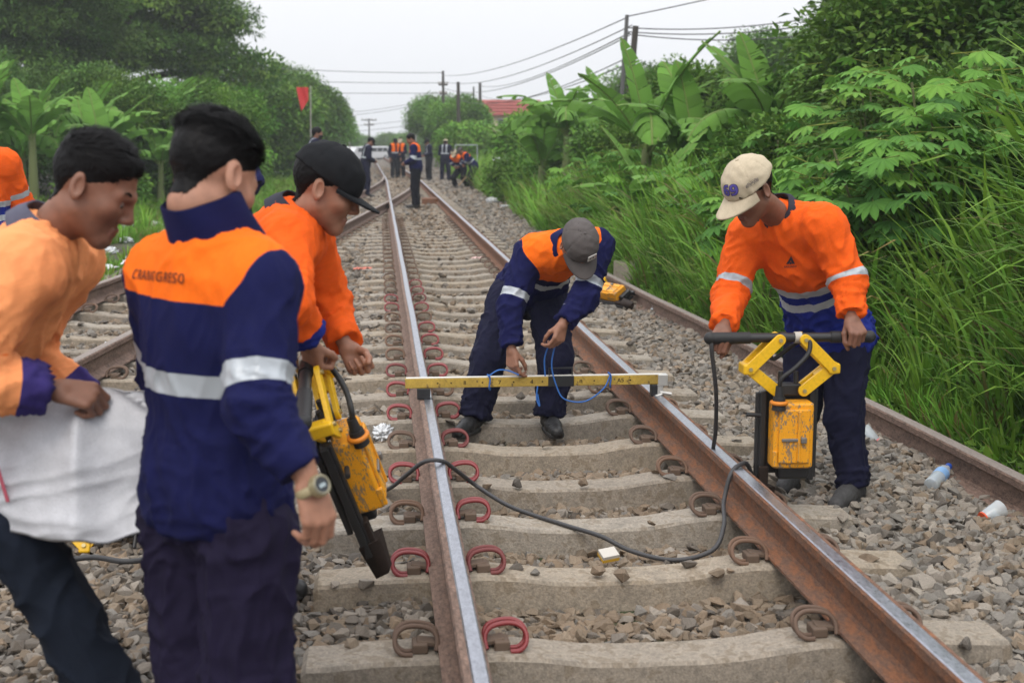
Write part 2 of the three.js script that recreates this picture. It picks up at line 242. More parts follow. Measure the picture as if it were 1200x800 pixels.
const shineMat = std(0.52, 0.54, 0.58, 0.62, { map: shineTex, roughnessMap: shineRough, metalness: 0.85 }), dullMat = std(0.40, 0.34, 0.29, 0.8, { map: shineTex, metalness: 0.3 });
function rail(label, f, z0, z1, y, m, top, w = 0.027, cxo = 0) {
  const zs = []; for (let z = z0; z > z1; z -= -z < 12 ? 0.25 : -z < 40 ? 0.8 : 2) zs.push(z); zs.push(z1);
  const path = zs.map(z => [f(z) + 0.0025 * Math.sin(z * 1.9) * (y ? 3 : 0.6), y, z]), t = thing('rail', label, 'rail', [0, 0, 0]);
  mesh('rail_body', sweep(railProf, path), m, t); mesh('running_surface', sweep([[w + cxo, -0.0015], [w * 0.8 + cxo, 0.0012], [-w * 0.8 + cxo, 0.0012], [-w + cxo, -0.0015]].reverse(), path, false), top, t);
  return t;
}
rail('shiny-topped rail with red spring clips, carrying the bar end of the gauge', z => main(z) - 0.565, 0.5, -240, 0, paleRustMat, shineMat, 0.020, 0.009);
rail('rusty orange rail with shiny top beside the person in beige cap', z => main(z) + 0.565, 0.5, -240, 0, rustMat, shineMat, 0.022, -0.006);
rail('worn rail of the branching track that runs into the main track', z => side(z) + 0.565, 0.5, -49, 0, paleRustMat, dullMat);
rail('outer rail of the branching track beside the littered grass verge', z => side(z) - 0.565, 0.5, -50, 0, paleRustMat, dullMat);
rail('loose old rusty rail lying along the edge of the tall grass', oldRail, -1.5, -12.6, -0.065, paleRustMat, dullMat);
// fish plates where rail lengths join
// ------------------------------------------------------------------ sleepers and clips
const concTex = noiseTex(512, (a, b, c) => { const v = 0.9 + (c - 0.5) * 0.26 + (b - 0.5) * 0.22 + (a - 0.5) * 0.2, d = smooth(0.55, 0.7, b * 0.6 + a * 0.4); return [lerp(160, 132, d) * v, lerp(151, 122, d) * v, lerp(138, 108, d) * v]; }, true, 31);
const concBump = noiseTex(512, (a, b, c) => { const v = 255 * (b * 0.3 + c * 0.7); return [v, v, v]; }, false, 32);
const concMats = [[1, 1, 1], [0.9, 0.88, 0.86], [1.0, 0.96, 0.9]].map(t => std(...t, 0.93, { map: concTex, bumpMap: concBump, bumpScale: 0.0022 }));
function sleeperGeo(seed) {
  const X = [-1.0, -0.985, -0.93, -0.80, -0.72, -0.44, -0.34, -0.22, -0.1, 0, 0.1, 0.22, 0.34, 0.44, 0.72, 0.80, 0.93, 0.985, 1.0], pos = [], idx = [], r = RNG(seed), K = 6;
  const top = x => { x = Math.abs(x); return -0.034 * smooth(0.46, 0.14, x) - 0.010 * smooth(0.76, 0.95, x); };
  X.forEach((x, i) => { const end = i === 0 || i === X.length - 1, c = end ? 0.018 : 0, t = top(x) - c, hw = 0.079 + 0.006 * smooth(0.3, 0.6, Math.abs(x)) - c * 0.6, n = () => r.r(-0.0012, 0.0012); const ring = [[-0.098 + c * 0.5, -0.21], [-hw - 0.002 + n(), t - 0.010 + n()], [-hw + 0.008, t], [hw - 0.008, t], [hw + 0.002 + n(), t - 0.010 + n()], [0.098 - c * 0.5, -0.21]]; ring.forEach(([z, y]) => pos.push(x, y, z)); if (i) for (let k = 0; k < K - 1; k++) { const a = (i - 1) * K + k, b = i * K + k; idx.push(a, a + 1, b, b, a + 1, b + 1); } });
  for (const [i, f] of [[0, 1], [X.length - 1, 0]]) for (let k = 1; k < K - 1; k++) f ? idx.push(i * K, i * K + k + 1, i * K + k) : idx.push(i * K, i * K + k, i * K + k + 1);
  let g = new THREE.BufferGeometry(); g.setAttribute('position', new THREE.Float32BufferAttribute(pos, 3)); g.setIndex(idx); g = toCreasedNormals(g, 0.5);
  const P = g.attributes.position, N = g.attributes.normal, uv = new Float32Array(P.count * 2); if (N.getY(Math.floor(P.count / 2)) < -0.5) console.log('sleeper flipped');
  for (let i = 0; i < P.count; i++) { const x = P.getX(i), y = P.getY(i), z = P.getZ(i), ny = Math.abs(N.getY(i)), nz = Math.abs(N.getZ(i)); uv[i * 2] = (ny > 0.6 || nz > 0.6 ? x : z) * 1.6 + seed * 0.37; uv[i * 2 + 1] = (ny > 0.6 ? z : y + 0.5) * 1.6 + seed * 0.13; }
  g.setAttribute('uv', new THREE.BufferAttribute(uv, 2)); return g;
}
const slGeos = [1, 2, 3, 4, 5].map(sleeperGeo);
// spring clip: two parallel bar loops standing on the seat beside the rail; local x points away from the rail
function clipGeo(det) {
  const loop = dz => { const P = [[0.012, 0.012], [0.008, 0.050], [0.026, 0.078], [0.070, 0.090], [0.112, 0.086], [0.138, 0.062], [0.138, 0.026], [0.116, 0.004], [0.086, 0.002]]; return tube(P.map(([x, y]) => [x * 1.0, y * 0.74, dz - (y - 0.05) * 0.66]), 0.0078, det ? 26 : 12, det ? 7 : 4); };
  return [join([loop(0.019), loop(-0.013)]), join([rbox(0.05, 0.030, 0.07, 0.006, [0.062, 0.012, 0.004]), rbox(0.075, 0.016, 0.05, 0.005, [0.035, 0.020, -0.004], [0, 0, 0.12])])];
}
const clipHi = clipGeo(true), clipLo = clipGeo(false);
const clipRed = std(0.200, 0.022, 0.024, 0.45), clipRedDull = std(0.145, 0.030, 0.028, 0.65), clipRust = std(0.115, 0.072, 0.050, 0.8), clipRust2 = std(0.145, 0.085, 0.055, 0.85), anchorMat = std(0.12, 0.082, 0.058, 0.85);
function layTrack(zs, cf, label, group, redTill) {
  const r = RNG(zs.length);
  zs.forEach((z, i) => {
    const x = cf(z), dir = Math.atan2(cf(z - 0.5) - cf(z + 0.5), 1), t = thing('concrete_sleeper', label, 'sleeper', [x, -0.170, z], -dir + r.r(-0.006, 0.006), group);
    mesh('sleeper_block', slGeos[i % 5], concMats[(i * 7) % 3], t);
    if (-z > 24) return; const [lg, ag] = -z < 10 ? clipHi : clipLo;
    for (const sx of [-1, 1]) for (const io of [-1, 1]) { // io: -1 inside the gauge
      const red = redTill && sx < 0 && -z < redTill && (io < 0 ? !(i === 7 || i === 12) : [2, 4, 6, 7, 8, 13, 14].includes(i));
      const c = mesh('spring_clip', lg, red ? (r() < 0.7 ? clipRed : clipRedDull) : r() < 0.5 ? clipRust : clipRust2, t); c.position.set(sx * 0.565 + sx * io * 0.058, 0.0 + r.r(-0.002, 0.004), r.r(-0.008, 0.008)); const s = sx * io; c.rotation.y = s > 0 ? r.r(-0.06, 0.06) : 0; c.scale.set(s * 0.88, 0.94, 0.94);
      if (red) c.userData.label = 'red painted spring clip'; mesh('clip_anchor', ag, anchorMat, c);
    }
  });
}
layTrack(mainZ, main, 'pale concrete sleeper under the straight main track', 'sleepers of the main track', 13);
layTrack(sideZ, side, 'dusty concrete sleeper under the branching track', 'sleepers of the branching track', 0);
// ------------------------------------------------------------------ plants
const leafMat = (r, g, b, tr = 0.3) => phys(r, g, b, 0.92, { transmission: tr, thickness: 0, side: THREE.DoubleSide, specularIntensity: 0.15 });
const tintMat = tr => phys(1, 1, 1, 0.92, { transmission: tr, thickness: 0, side: THREE.DoubleSide, specularIntensity: 0.15, vertexColors: true });
const barkTex = noiseTex(256, (a, b, c) => { const v = 0.8 + (c - 0.5) * 0.5 + (b - 0.5) * 0.5; return [92 * v, 80 * v, 66 * v]; }, true, 71), bark = std(0.9, 0.9, 0.9, 0.95, { map: barkTex });
function leafGeo(n, place, shape) { // many small folded leaves merged into one spray; place(i, r) -> {p, d, n, l, w, c}
  const pos = [], nor = [], col = [], idx = [];
  for (let i = 0; i < n; i++) {
    const { p, d, n: N, l, w, c, out } = place(i), S = V().crossVectors(d, N).normalize(), U = V().crossVectors(S, d).normalize(), b = pos.length / 3, dr = -l * 0.16;
    const pt = (t, s, h) => { const q = p.clone().addScaledVector(d, t * l).addScaledVector(S, s * w).addScaledVector(U, h); pos.push(q.x, q.y, q.z); const m = U.clone().addScaledVector(S, s * 0.5); if (out) m.lerp(out, 0.45); m.normalize(); nor.push(m.x, m.y, m.z); col.push(...c); };
    pt(0, 0, 0); pt(0.42, -0.5, 0.10 * w); pt(0.45, 0, 0); pt(0.42, 0.5, 0.10 * w); pt(1, 0, dr); idx.push(b, b + 2, b + 1, b, b + 3, b + 2, b + 1, b + 2, b + 4, b + 2, b + 3, b + 4);
  }
  const g = new THREE.BufferGeometry(); g.setAttribute('position', new THREE.Float32BufferAttribute(pos, 3)); g.setAttribute('normal', new THREE.Float32BufferAttribute(nor, 3)); g.setAttribute('color', new THREE.Float32BufferAttribute(col, 3)); g.setAttribute('uv', new THREE.Float32BufferAttribute(new Float32Array(pos.length / 3 * 2), 2)); g.setIndex(idx); return g;
}
function spray(seed, n, R, l, w, base, flat = 1) { const r = RNG(seed); return leafGeo(n, () => { const u = r.r(-0.4, 1), t = r() * 6.283, q = Math.sqrt(Math.max(0, 1 - u * u)), o = V(q * Math.cos(t), u, q * Math.sin(t)), rad = R * Math.pow(r(), 0.45), d = o.clone().add(V(r.r(-1, 1), r.r(-1.1, 0.5), r.r(-1, 1)).multiplyScalar(0.8)).normalize(), k = r.r(0.65, 1.3); const N = V(r.r(-0.5, 0.5), 1, r.r(-0.5, 0.5)).addScaledVector(d, -d.y).normalize(); return { p: V(o.x * rad, o.y * rad * flat, o.z * rad), d, n: N, l: l * r.r(0.7, 1.3), w: w * r.r(0.75, 1.25), c: [base[0] * k, base[1] * k * r.r(0.94, 1.06), base[2] * k * r.r(0.7, 1.2)], out: o }; }); }
const G = { dark: [0.080, 0.158, 0.032], mid: [0.108, 0.215, 0.038], lush: [0.115, 0.240, 0.038], light: [0.160, 0.310, 0.048], fine: [0.118, 0.230, 0.046], yellow: [0.15, 0.27, 0.042] };
const sprays = {}; for (const [k, n, R, l, w, f] of [['dark', 260, 0.58, 0.095, 0.048, 0.7], ['mid', 230, 0.55, 0.10, 0.055, 0.8], ['lush', 200, 0.5, 0.11, 0.06, 0.8], ['light', 170, 0.46, 0.11, 0.062, 0.8], ['fine', 240, 0.60, 0.12, 0.055, 0.5]]) sprays[k] = [1, 2, 3].map(s => spray(200 + s * 7 + n, n, R, l, w, G[k], f));
const crownMat = tintMat(0.28);
// tree: trunk with limbs, crown of leaf sprays gathered in lobes
function tree(name, label, cat, [x, z], o, group) {
  const r = RNG(o.seed), y0 = landY(x, z) - 0.05, t = thing(name, label, cat, [x, y0, z], 0, group), limbs = [], H = o.h;
  limbs.push(rod([0, 0, 0], [r.r(-0.1, 0.1) * H * 0.3, H * (o.fork ?? 0.35), 0], o.r ?? H * 0.022, (o.r ?? H * 0.022) * 0.7, 9));
  const lists = [[], [], []], m = new THREE.Matrix4(), q = new THREE.Quaternion(), e = new THREE.Euler();
  for (const lobe of o.lobes) {
    const [lx, ly, lz, a, b, c] = lobe.map(v => v * (o.k ?? 1)), n = Math.round(lobe[6] * (o.dense ?? 1)), tone = r.r(0.75, 1.35);
    limbs.push(tube([[0, H * (o.fork ?? 0.35) * 0.8, 0], [lx * 0.45, lerp(H * (o.fork ?? 0.35), ly, 0.55), lz * 0.45], [lx, ly, lz]], (o.r ?? H * 0.022) * 0.45, 10, 6));
    for (let i = 0; i < n; i++) { const u = r.r(-0.75, 1), th = r() * 6.283, k = Math.sqrt(1 - u * u), rad = 0.45 + 0.55 * Math.pow(r(), 0.5); const s = (o.s ?? 1) * r.r(0.7, 1.25); e.set(r.r(-0.5, 0.5), r() * 6.283, r.r(-0.5, 0.5)); lists[Math.floor(r() * 3)].push([m.compose(V(lx + k * Math.cos(th) * a * rad, ly + u * b * rad, lz + k * Math.sin(th) * c * rad), q.setFromEuler(e), V(s, s, s)).clone(), tone * r.r(0.75, 1.2), r.r(0.85, 1.2)]); }
  }
  mesh('trunk', join(limbs), bark, t); const cr = new THREE.Group(); cr.name = 'crown'; t.add(cr); const C = new THREE.Color();
  lists.forEach((L, i) => { const im = new THREE.InstancedMesh(sprays[o.leaf][i], crownMat, L.length); im.name = 'foliage'; im.userData.kind = 'stuff'; L.forEach(([M4, v, warm], k) => { im.setMatrixAt(k, M4); im.setColorAt(k, C.setRGB(v * warm, v, v)); }); cr.add(im); });
  return t;
}
// ---- banana plants: each leaf its own mesh, blades torn into strips
function bananaLeafGeo(seed, L, W, arch, droop) {
  const r = RNG(seed), pos = [], nor = [], col = [], idx = [], spine = t => { const a = lerp(1.25, 1.25 - arch, t); return a; };
  const pts = []; let p = V(0, 0, 0), N = 40; for (let i = 0; i <= N; i++) { const t = i / N; pts.push([p.clone(), spine(t)]); const a = spine(t); p = p.clone().add(V(Math.cos(a), Math.sin(a), 0).multiplyScalar(L / N)); }
  const at = t => { const f = clamp(t) * N, i = Math.min(N - 1, Math.floor(f)); return [pts[i][0].clone().lerp(pts[i + 1][0], f - i), pts[i][1]]; };
  const prof = t => { t = (t - 0.16) / 0.84; return t <= 0 ? 0 : Math.pow(Math.sin(Math.PI * Math.pow(clamp(t), 0.8)), 0.6) * (1 - 0.15 * t); };
  const V3 = (q, n, k) => { pos.push(q.x, q.y, q.z); nor.push(n.x, n.y, n.z); const c = [0.15, 0.31, 0.055]; col.push(c[0] * k, c[1] * k, c[2] * k); };
  for (const s of [-1, 1]) { let t = 0.16; while (t < 0.995) { const dt = r.r(0.025, 0.13), t1 = Math.min(1, t + dt), gap = r() < 0.55 ? 0.006 : 0.0, dp = droop * r.r(0.6, 1.5), k = r.r(0.72, 1.15), b = pos.length / 3, K = 4, sub = 3;
    for (let j = 0; j <= sub; j++) { const tt = lerp(t, t1 - gap, j / sub), [c, a] = at(tt), T = V(Math.cos(a), Math.sin(a), 0), U = V(-Math.sin(a), Math.cos(a), 0), w = prof(tt) * W; for (let i = 0; i <= K; i++) { const v = i / K, q = c.clone().add(V(0, 0, s * w * v * (1 - 0.25 * dp * v))).addScaledVector(U, w * (0.32 * v - dp * v * v)).addScaledVector(T, w * 0.28 * v).add(V(0, 0.004 * Math.sin(j * 3.1), 0)); const n = U.clone().add(V(0, 0, -s * (0.32 - 2 * dp * v) * 0.8)).normalize(); V3(q, n, k * (1 + 0.06 * Math.sin(tt * 160))); if (i && j) { const o = b + j * (K + 1) + i; s > 0 ? idx.push(o, o - 1, o - K - 1, o - K - 1, o - 1, o - K - 2) : idx.push(o, o - K - 1, o - 1, o - K - 1, o - K - 2, o - 1); } } }
    t = t1; } }
  const g = new THREE.BufferGeometry(); g.setAttribute('position', new THREE.Float32BufferAttribute(pos, 3)); g.setAttribute('normal', new THREE.Float32BufferAttribute(nor, 3)); g.setAttribute('color', new THREE.Float32BufferAttribute(col, 3)); g.setAttribute('uv', new THREE.Float32BufferAttribute(new Float32Array(pos.length / 3 * 2), 2)); g.setIndex(idx);
  const rib = paint(new THREE.TubeGeometry(new THREE.CatmullRomCurve3(pts.filter((_, i) => i % 4 === 0).map(q => q[0])), 20, 0.012, 5), () => [0.22, 0.30, 0.09]);
  return join([g, rib]);
}
const banLeaves = [[1, 1.5, 0.27, 0.75, 0.25], [2, 1.6, 0.30, 1.5, 0.5], [3, 1.4, 0.27, 2.2, 0.75], [4, 1.3, 0.25, 0.35, 0.15], [5, 1.5, 0.28, 1.9, 0.9]].map(a => bananaLeafGeo(...a)), banMat = tintMat(0.35), stemMat = std(0.16, 0.19, 0.07, 0.8);
function banana(label, [x, z], h, sc, seed, group, n = 9) {
  const r = RNG(seed), y = landY(x, z) - 0.05, t = thing('banana_plant', label, 'banana plant', [x, y, z], 0, group); mesh('stem', rod([0, 0, 0], [0.03, h, 0], 0.10 * sc, 0.055 * sc, 10), stemMat, t);
  for (let i = 0; i < n; i++) { const k = i < 2 ? [0, 3][i % 2] : [1, 2, 4, 0, 1][Math.floor(r() * 5)], l = mesh('leaf', banLeaves[k], banMat, t); l.position.set(0.03, h - 0.05 - r() * 0.15, 0); l.rotation.set(0, i * 2.4 + r.r(-0.4, 0.4), r.r(-0.25, 0.05) + (i < 2 ? 0.2 : 0), 'YXZ'); const s = sc * r.r(0.8, 1.15); l.scale.set(s, s, s); }
  return t;
}
// ---- cassava: palmate leaves on long stalks
function palmate(seed, R) {
  const r = RNG(seed), list = [], n = 7; for (let i = 0; i < n; i++) { const a = (i - 3) * 0.50 + r.r(-0.05, 0.05), l = R * (1 - 0.07 * Math.abs(i - 3) ** 1.35); list.push([a, l]); }
  const pos = [], nor = [], col = [], idx = []; for (const [a, l] of list) { const d = V(Math.cos(a), 0, Math.sin(a)), S = V(-d.z, 0, d.x), b = pos.length / 3, w = l * 0.165, P = [[0.0, 0], [0.35, 0.65], [0.62, 1], [0.82, 0.72], [1.0, 0]]; P.forEach(([t, ww], j) => { for (const s of [-1, 0, 1]) { const q = d.clone().multiplyScalar(l * t).addScaledVector(S, s * w * ww); q.y = -l * 0.24 * t * t - 0.0 + Math.abs(s) * w * ww * 0.28; pos.push(q.x, q.y, q.z); const m = V(0, 1, 0).addScaledVector(S, -s * 0.3).addScaledVector(d, 0.35 * t).normalize(); nor.push(m.x, m.y, m.z); const k = s ? 0.95 : 1.15; col.push(k, k, k); } if (j) { const o = b + j * 3; idx.push(o - 3, o - 2, o, o - 2, o + 1, o, o - 2, o - 1, o + 1, o - 1, o + 2, o + 1); } }); }
  const g = new THREE.BufferGeometry(); g.setAttribute('position', new THREE.Float32BufferAttribute(pos, 3)); g.setAttribute('normal', new THREE.Float32BufferAttribute(nor, 3)); g.setAttribute('color', new THREE.Float32BufferAttribute(col, 3)); g.setAttribute('uv', new THREE.Float32BufferAttribute(new Float32Array(pos.length / 3 * 2), 2)); g.setIndex(idx);
  const st = paint(rod([-R * 1.1, -R * 0.35, 0], [0, 0, 0], 0.0035, 0.0025, 5), () => [1.7, 0.95, 1.2]); return join([g, st]);
}
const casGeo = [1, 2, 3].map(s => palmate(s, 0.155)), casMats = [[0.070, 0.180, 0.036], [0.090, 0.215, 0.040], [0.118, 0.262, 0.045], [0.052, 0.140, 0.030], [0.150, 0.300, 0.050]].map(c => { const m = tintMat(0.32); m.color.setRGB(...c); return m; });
function cassava(label, [x, z], h, w, n, seed, sc = 1, group = 'cassava bushes on the bank', bright = 0) {
  const r = RNG(seed), y = landY(x, z) - 0.03, t = thing('cassava_plant', label, 'shrub', [x, y, z], 0, group), stems = [], tips = [];
  for (let i = 0; i < 6; i++) { const a = r() * 6.283, k = r.r(0.2, 1), e = [Math.cos(a) * w * k * 0.8, h * r.r(0.62, 0.98), Math.sin(a) * w * k * 0.8]; stems.push(tube([[e[0] * 0.1, 0, e[2] * 0.1], [e[0] * 0.5, e[1] * 0.5, e[2] * 0.5], [e[0], e[1] * 0.92, e[2]]], 0.009, 10, 5)); tips.push(e); }
  mesh('stem', join(stems), std(0.11, 0.12, 0.05, 0.9), t);
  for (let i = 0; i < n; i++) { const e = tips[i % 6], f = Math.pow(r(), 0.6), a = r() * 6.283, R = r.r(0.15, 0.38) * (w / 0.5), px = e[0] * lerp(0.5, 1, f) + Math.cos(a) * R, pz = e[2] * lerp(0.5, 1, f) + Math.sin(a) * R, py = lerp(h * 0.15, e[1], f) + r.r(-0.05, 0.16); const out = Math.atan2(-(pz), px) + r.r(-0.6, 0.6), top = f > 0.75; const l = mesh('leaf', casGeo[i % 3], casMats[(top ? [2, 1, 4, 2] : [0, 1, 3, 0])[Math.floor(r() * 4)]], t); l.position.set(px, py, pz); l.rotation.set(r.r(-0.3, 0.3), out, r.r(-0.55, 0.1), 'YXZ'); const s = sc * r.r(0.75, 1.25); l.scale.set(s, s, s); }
  return t;
}
// ---- grasses
function tuft(seed, n, h, w, base, lean = 0.5, curve = 1) {
  const r = RNG(seed), pos = [], nor = [], col = [], idx = [], S = 6;
  for (let i = 0; i < n; i++) { const a = r() * 6.283, d = V(Math.cos(a), 0, Math.sin(a)), s = V(-d.z, 0, d.x), H = h * r.r(0.55, 1.1), b = pos.length / 3, ln = lean * r.r(0.3, 1.3), ww = w * r.r(0.7, 1.2), k = r.r(0.7, 1.3), dry = r() < 0.07, c = dry ? [0.20, 0.17, 0.07] : base, o = V(d.x, 0, d.z).multiplyScalar(r() * 0.10), tw = r.r(-0.6, 0.6); let p = o.clone(), el = 1.5 - ln * 0.25;
    for (let j = 0; j <= S; j++) { const t = j / S, T = V(d.x * Math.cos(el), Math.sin(el), d.z * Math.cos(el)), sd = s.clone().addScaledVector(d, tw * t), nn = V().crossVectors(sd, T).normalize(), wt = ww * (j === S ? 0.02 : Math.min(1, 0.35 + t * 2.2) * (1 - t * t * 0.7)); for (const e of [-1, 1]) { pos.push(p.x + sd.x * wt * e, p.y, p.z + sd.z * wt * e); nor.push(nn.x, nn.y + 0.55, nn.z); col.push(c[0] * k, c[1] * k, c[2] * k); } if (j) { const q = b + j * 2; idx.push(q - 2, q - 1, q, q - 1, q + 1, q); } p = p.clone().addScaledVector(T, H / S); el -= ln * curve * (0.12 + 0.55 * t * t); } }
  const g = new THREE.BufferGeometry(); g.setAttribute('position', new THREE.Float32BufferAttribute(pos, 3)); g.setAttribute('normal', new THREE.Float32BufferAttribute(nor, 3)); g.setAttribute('color', new THREE.Float32BufferAttribute(col, 3)); g.setAttribute('uv', new THREE.Float32BufferAttribute(new Float32Array(pos.length / 3 * 2), 2)); g.setIndex(idx); return g;
}
const grassMat = tintMat(0.4);
function meadow(name, label, geos, list) { const g = tag(new THREE.Group(), label, 'grass', null, 'stuff'); g.name = numbered(name); scene.add(g); const r = RNG(list.length), L = geos.map(() => []), m = new THREE.Matrix4(), q = new THREE.Quaternion(), C = new THREE.Color(); for (const [x, z, s, sy] of list) L[Math.floor(r() * geos.length)].push([m.compose(V(x, landY(x, z) - 0.03, z), q.setFromEuler(new THREE.Euler(r.r(-0.15, 0.15), r() * 6.283, r.r(-0.15, 0.15))), V(s, s * (sy ?? 1), s)).clone(), r.r(0.75, 1.2), r.r(0.85, 1.2)]); geos.forEach((ge, i) => { if (!L[i].length) return; const im = new THREE.InstancedMesh(ge, grassMat, L[i].length); im.name = 'grass_tufts'; im.userData.kind = 'stuff'; L[i].forEach(([M4, v, warm], k) => { im.setMatrixAt(k, M4); im.setColorAt(k, C.setRGB(v * warm, v, v * 0.9)); }); g.add(im); }); }
const tall = [1, 2, 3, 4].map(s => tuft(300 + s, 12, 1.4, 0.021, [0.150, 0.300, 0.042], 0.95, 1.25)), medium = [1, 2, 3].map(s => tuft(320 + s, 18, 0.78, 0.0145, [0.150, 0.300, 0.042], 0.95, 1.15)), low = [1, 2, 3].map(s => tuft(340 + s, 30, 0.20, 0.006, [0.135, 0.270, 0.036], 0.8, 1.0)), creep = [1, 2, 3].map(s => spray(360 + s, 36, 0.16, 0.075, 0.045, [0.125, 0.265, 0.036], 0.5));
{
  const r = RNG(91), A = [], Bm = [], Lr = [], Ll = [], W = [];
  for (let i = 0; i < 950; i++) { const z = r.r(-3.2, -8.5), d = Math.pow(r(), 0.8) * 2.6, x = edgeR(z) + 0.10 + d, s = lerp(0.50, 1.30, smooth(0.1, 1.8, d + 0.12 * (z + 8))) * r.r(0.75, 1.2); if (x > 1.9 + -z * 0.56) continue; if (d > 0.9 && -z > 7.0 && r() < 0.6) continue; A.push([x, z, s, r.r(0.85, 1.1)]); }
  for (let i = 0; i < 1400; i++) { const z = -7.5 - 13 * Math.pow(r(), 0.9), d = Math.pow(r(), 0.9) * 1.3, x = edgeR(z) + 0.02 + d; A.length, Bm.push([x, z, r.r(0.8, 1.45) * lerp(0.75, 1.1, smooth(0, 0.6, d)), 1]); }
  for (let i = 0; i < 900; i++) { const z = r.r(-20, -60), x = edgeR(z) - 0.1 + Math.pow(r(), 1.2) * 1.6; Bm.push([x, z, r.r(0.6, 1.3)]); }
  for (let i = 0; i < 2600; i++) { const z = r.r(-3.4, -22), x = edgeR(z) - 0.02 + Math.pow(r(), 1.5) * 0.8; if (x < oldRail(z) + 0.12 && z > -12.6) continue; (r() < 0.5 ? Lr : W).push([x, z, r.r(0.6, 1.5)]); }
  for (let i = 0; i < 5200; i++) { const z = -9 - 60 * Math.pow(r(), 1.5), x = edgeL(z) - 0.05 - Math.pow(r(), 0.8) * (2.5 + -z * 0.12), bare = sn(x * 0.6, 3, z * 0.35) + 0.5 * sn(x * 1.8, 3, z * 1.2); if (bare > 0.12 + (z < -28 ? 0.9 : 0)) continue; Ll.push([x, z, r.r(0.6, 1.5) * (z < -28 ? 1.6 : 1)]); }
  for (let i = 0; i < 500; i++) { const z = -16 - 40 * r(), x = edgeL(z) - 1.8 - r() * 3; Bm.push([x, z, r.r(0.4, 0.9)]); }
  meadow('tall_grass', 'dense tall elephant grass arching over the old rail', tall, A); meadow('tall_grass', 'long soft grass along the foot of the bushes', medium, Bm); meadow('short_grass', 'short green grass at the edge of the ballast', low, Lr); meadow('short_grass', 'patchy short grass on the littered verge', low, Ll); meadow('ground_cover', 'low leafy weeds creeping along the old rail', creep, W);
}
// ---- the bank beside the main track
const casSpots = [[2.55, -8.0, 1.55, 0.60, 230], [3.05, -8.5, 1.85, 0.65, 250], [3.55, -8.8, 1.70, 0.65, 220], [2.75, -9.3, 1.45, 0.6, 180], [4.1, -9.6, 2.1, 0.7, 200], [2.35, -10.4, 1.15, 0.5, 140], [3.4, -10.4, 2.0, 0.7, 180], [4.4, -8.6, 1.7, 0.6, 120]];
casSpots.forEach(([x, z, h, w, n], i) => cassava('leafy cassava bush behind the person in the beige cap', [x, z], h, w, n, 400 + i, 1.0, 'cassava bushes behind the tamper operator'));
[[2.5, -14.8, 1.15, 0.6, 85], [2.3, -16.5, 1.25, 0.6, 85], [3.0, -18.4, 1.2, 0.7, 85], [2.5, -18.8, 1.35, 0.7, 80], [2.4, -20.8, 1.25, 0.7, 70], [3.2, -20.6, 1.3, 0.8, 70], [2.75, -13.2, 1.25, 0.55, 80], [2.45, -12.0, 1.0, 0.5, 70], [3.1, -12.2, 1.5, 0.6, 80], [3.7, -14.0, 1.25, 0.7, 80], [2.9, -23.5, 1.3, 0.8, 60]].forEach(([x, z, h, w, n], i) => cassava('bright green bush on the bank below the banana plants', [x, z], h, w, n, 430 + i, 1.05, 'bushes below the banana plants'));
banana('banana plant with upright pale leaves beside the leaning utility pole', [2.70, -16.8], 1.25, 1.15, 501, 'banana plants on the bank', 12); banana('banana plant with broad leaves below the leaning utility pole', [3.25, -16.4], 0.95, 1.1, 502, 'banana plants on the bank', 9); banana('small young banana plant in the bushes', [2.40, -14.8], 0.5, 0.9, 503, 'banana plants on the bank', 5);
banana('banana plant with drooping torn leaves in front of vine-covered trees', [3.95, -15.4], 1.25, 1.05, 504, 'banana plants on the bank', 10); banana('tall banana plant standing apart near the red-roofed house', [3.05, -26.5], 1.5, 1.25, 505, 'banana plants on the bank', 11); banana('low banana plant at the foot of the tall lone one', [2.65, -27.5], 0.9, 1.2, 506, 'banana plants on the bank', 8); banana('banana plant half hidden behind the bright bushes', [3.9, -26.5], 1.3, 1.3, 507, 'banana plants on the bank', 8);
const R3 = (seed, n, rx, y0, y1, rz, a, cnt) => { const r = RNG(seed); return Array.from({ length: n }, () => { const k = r.r(0.7, 1.2); return [r.r(-rx, rx), r.r(y0, y1), r.r(-rz, rz), a * k, a * k * 0.75, a * k, cnt]; }); };
[[5.5, -12.6, 4.6, 'mid', 1, 'broad dark tree rising behind the cassava bushes'], [6.4, -11.2, 4.8, 'dark', 2, 'dark tree hung with vines behind the elephant grass'], [7.6, -12.8, 5.2, 'dark', 3, 'deep green tree at the top of the bank beyond the vines'], [6.6, -15.5, 4.8, 'dark', 4, 'dense tree behind the drooping banana plant'], [4.6, -23.5, 1.9, 'mid', 5, 'bushy tree behind the banana plants by the utility pole'], [8.2, -21, 4.4, 'mid', 6, 'round green tree beside the overhead wires'], [6.2, -9.6, 3.4, 'lush', 7, 'bushy green tree just above the elephant grass'], [7.5, -16.5, 6, 'mid', 8, 'tall tree closing the view above the dark vines']].forEach(([x, z, h, leaf, sd, label]) => tree('tree', label, 'tree', [x, z], { seed: 600 + sd, h, leaf, s: 1.0, lobes: R3(610 + sd, 8, h * 0.22, h * 0.25, h * 0.88, 1.0, h * 0.2, 62) }, 'trees on the bank'));
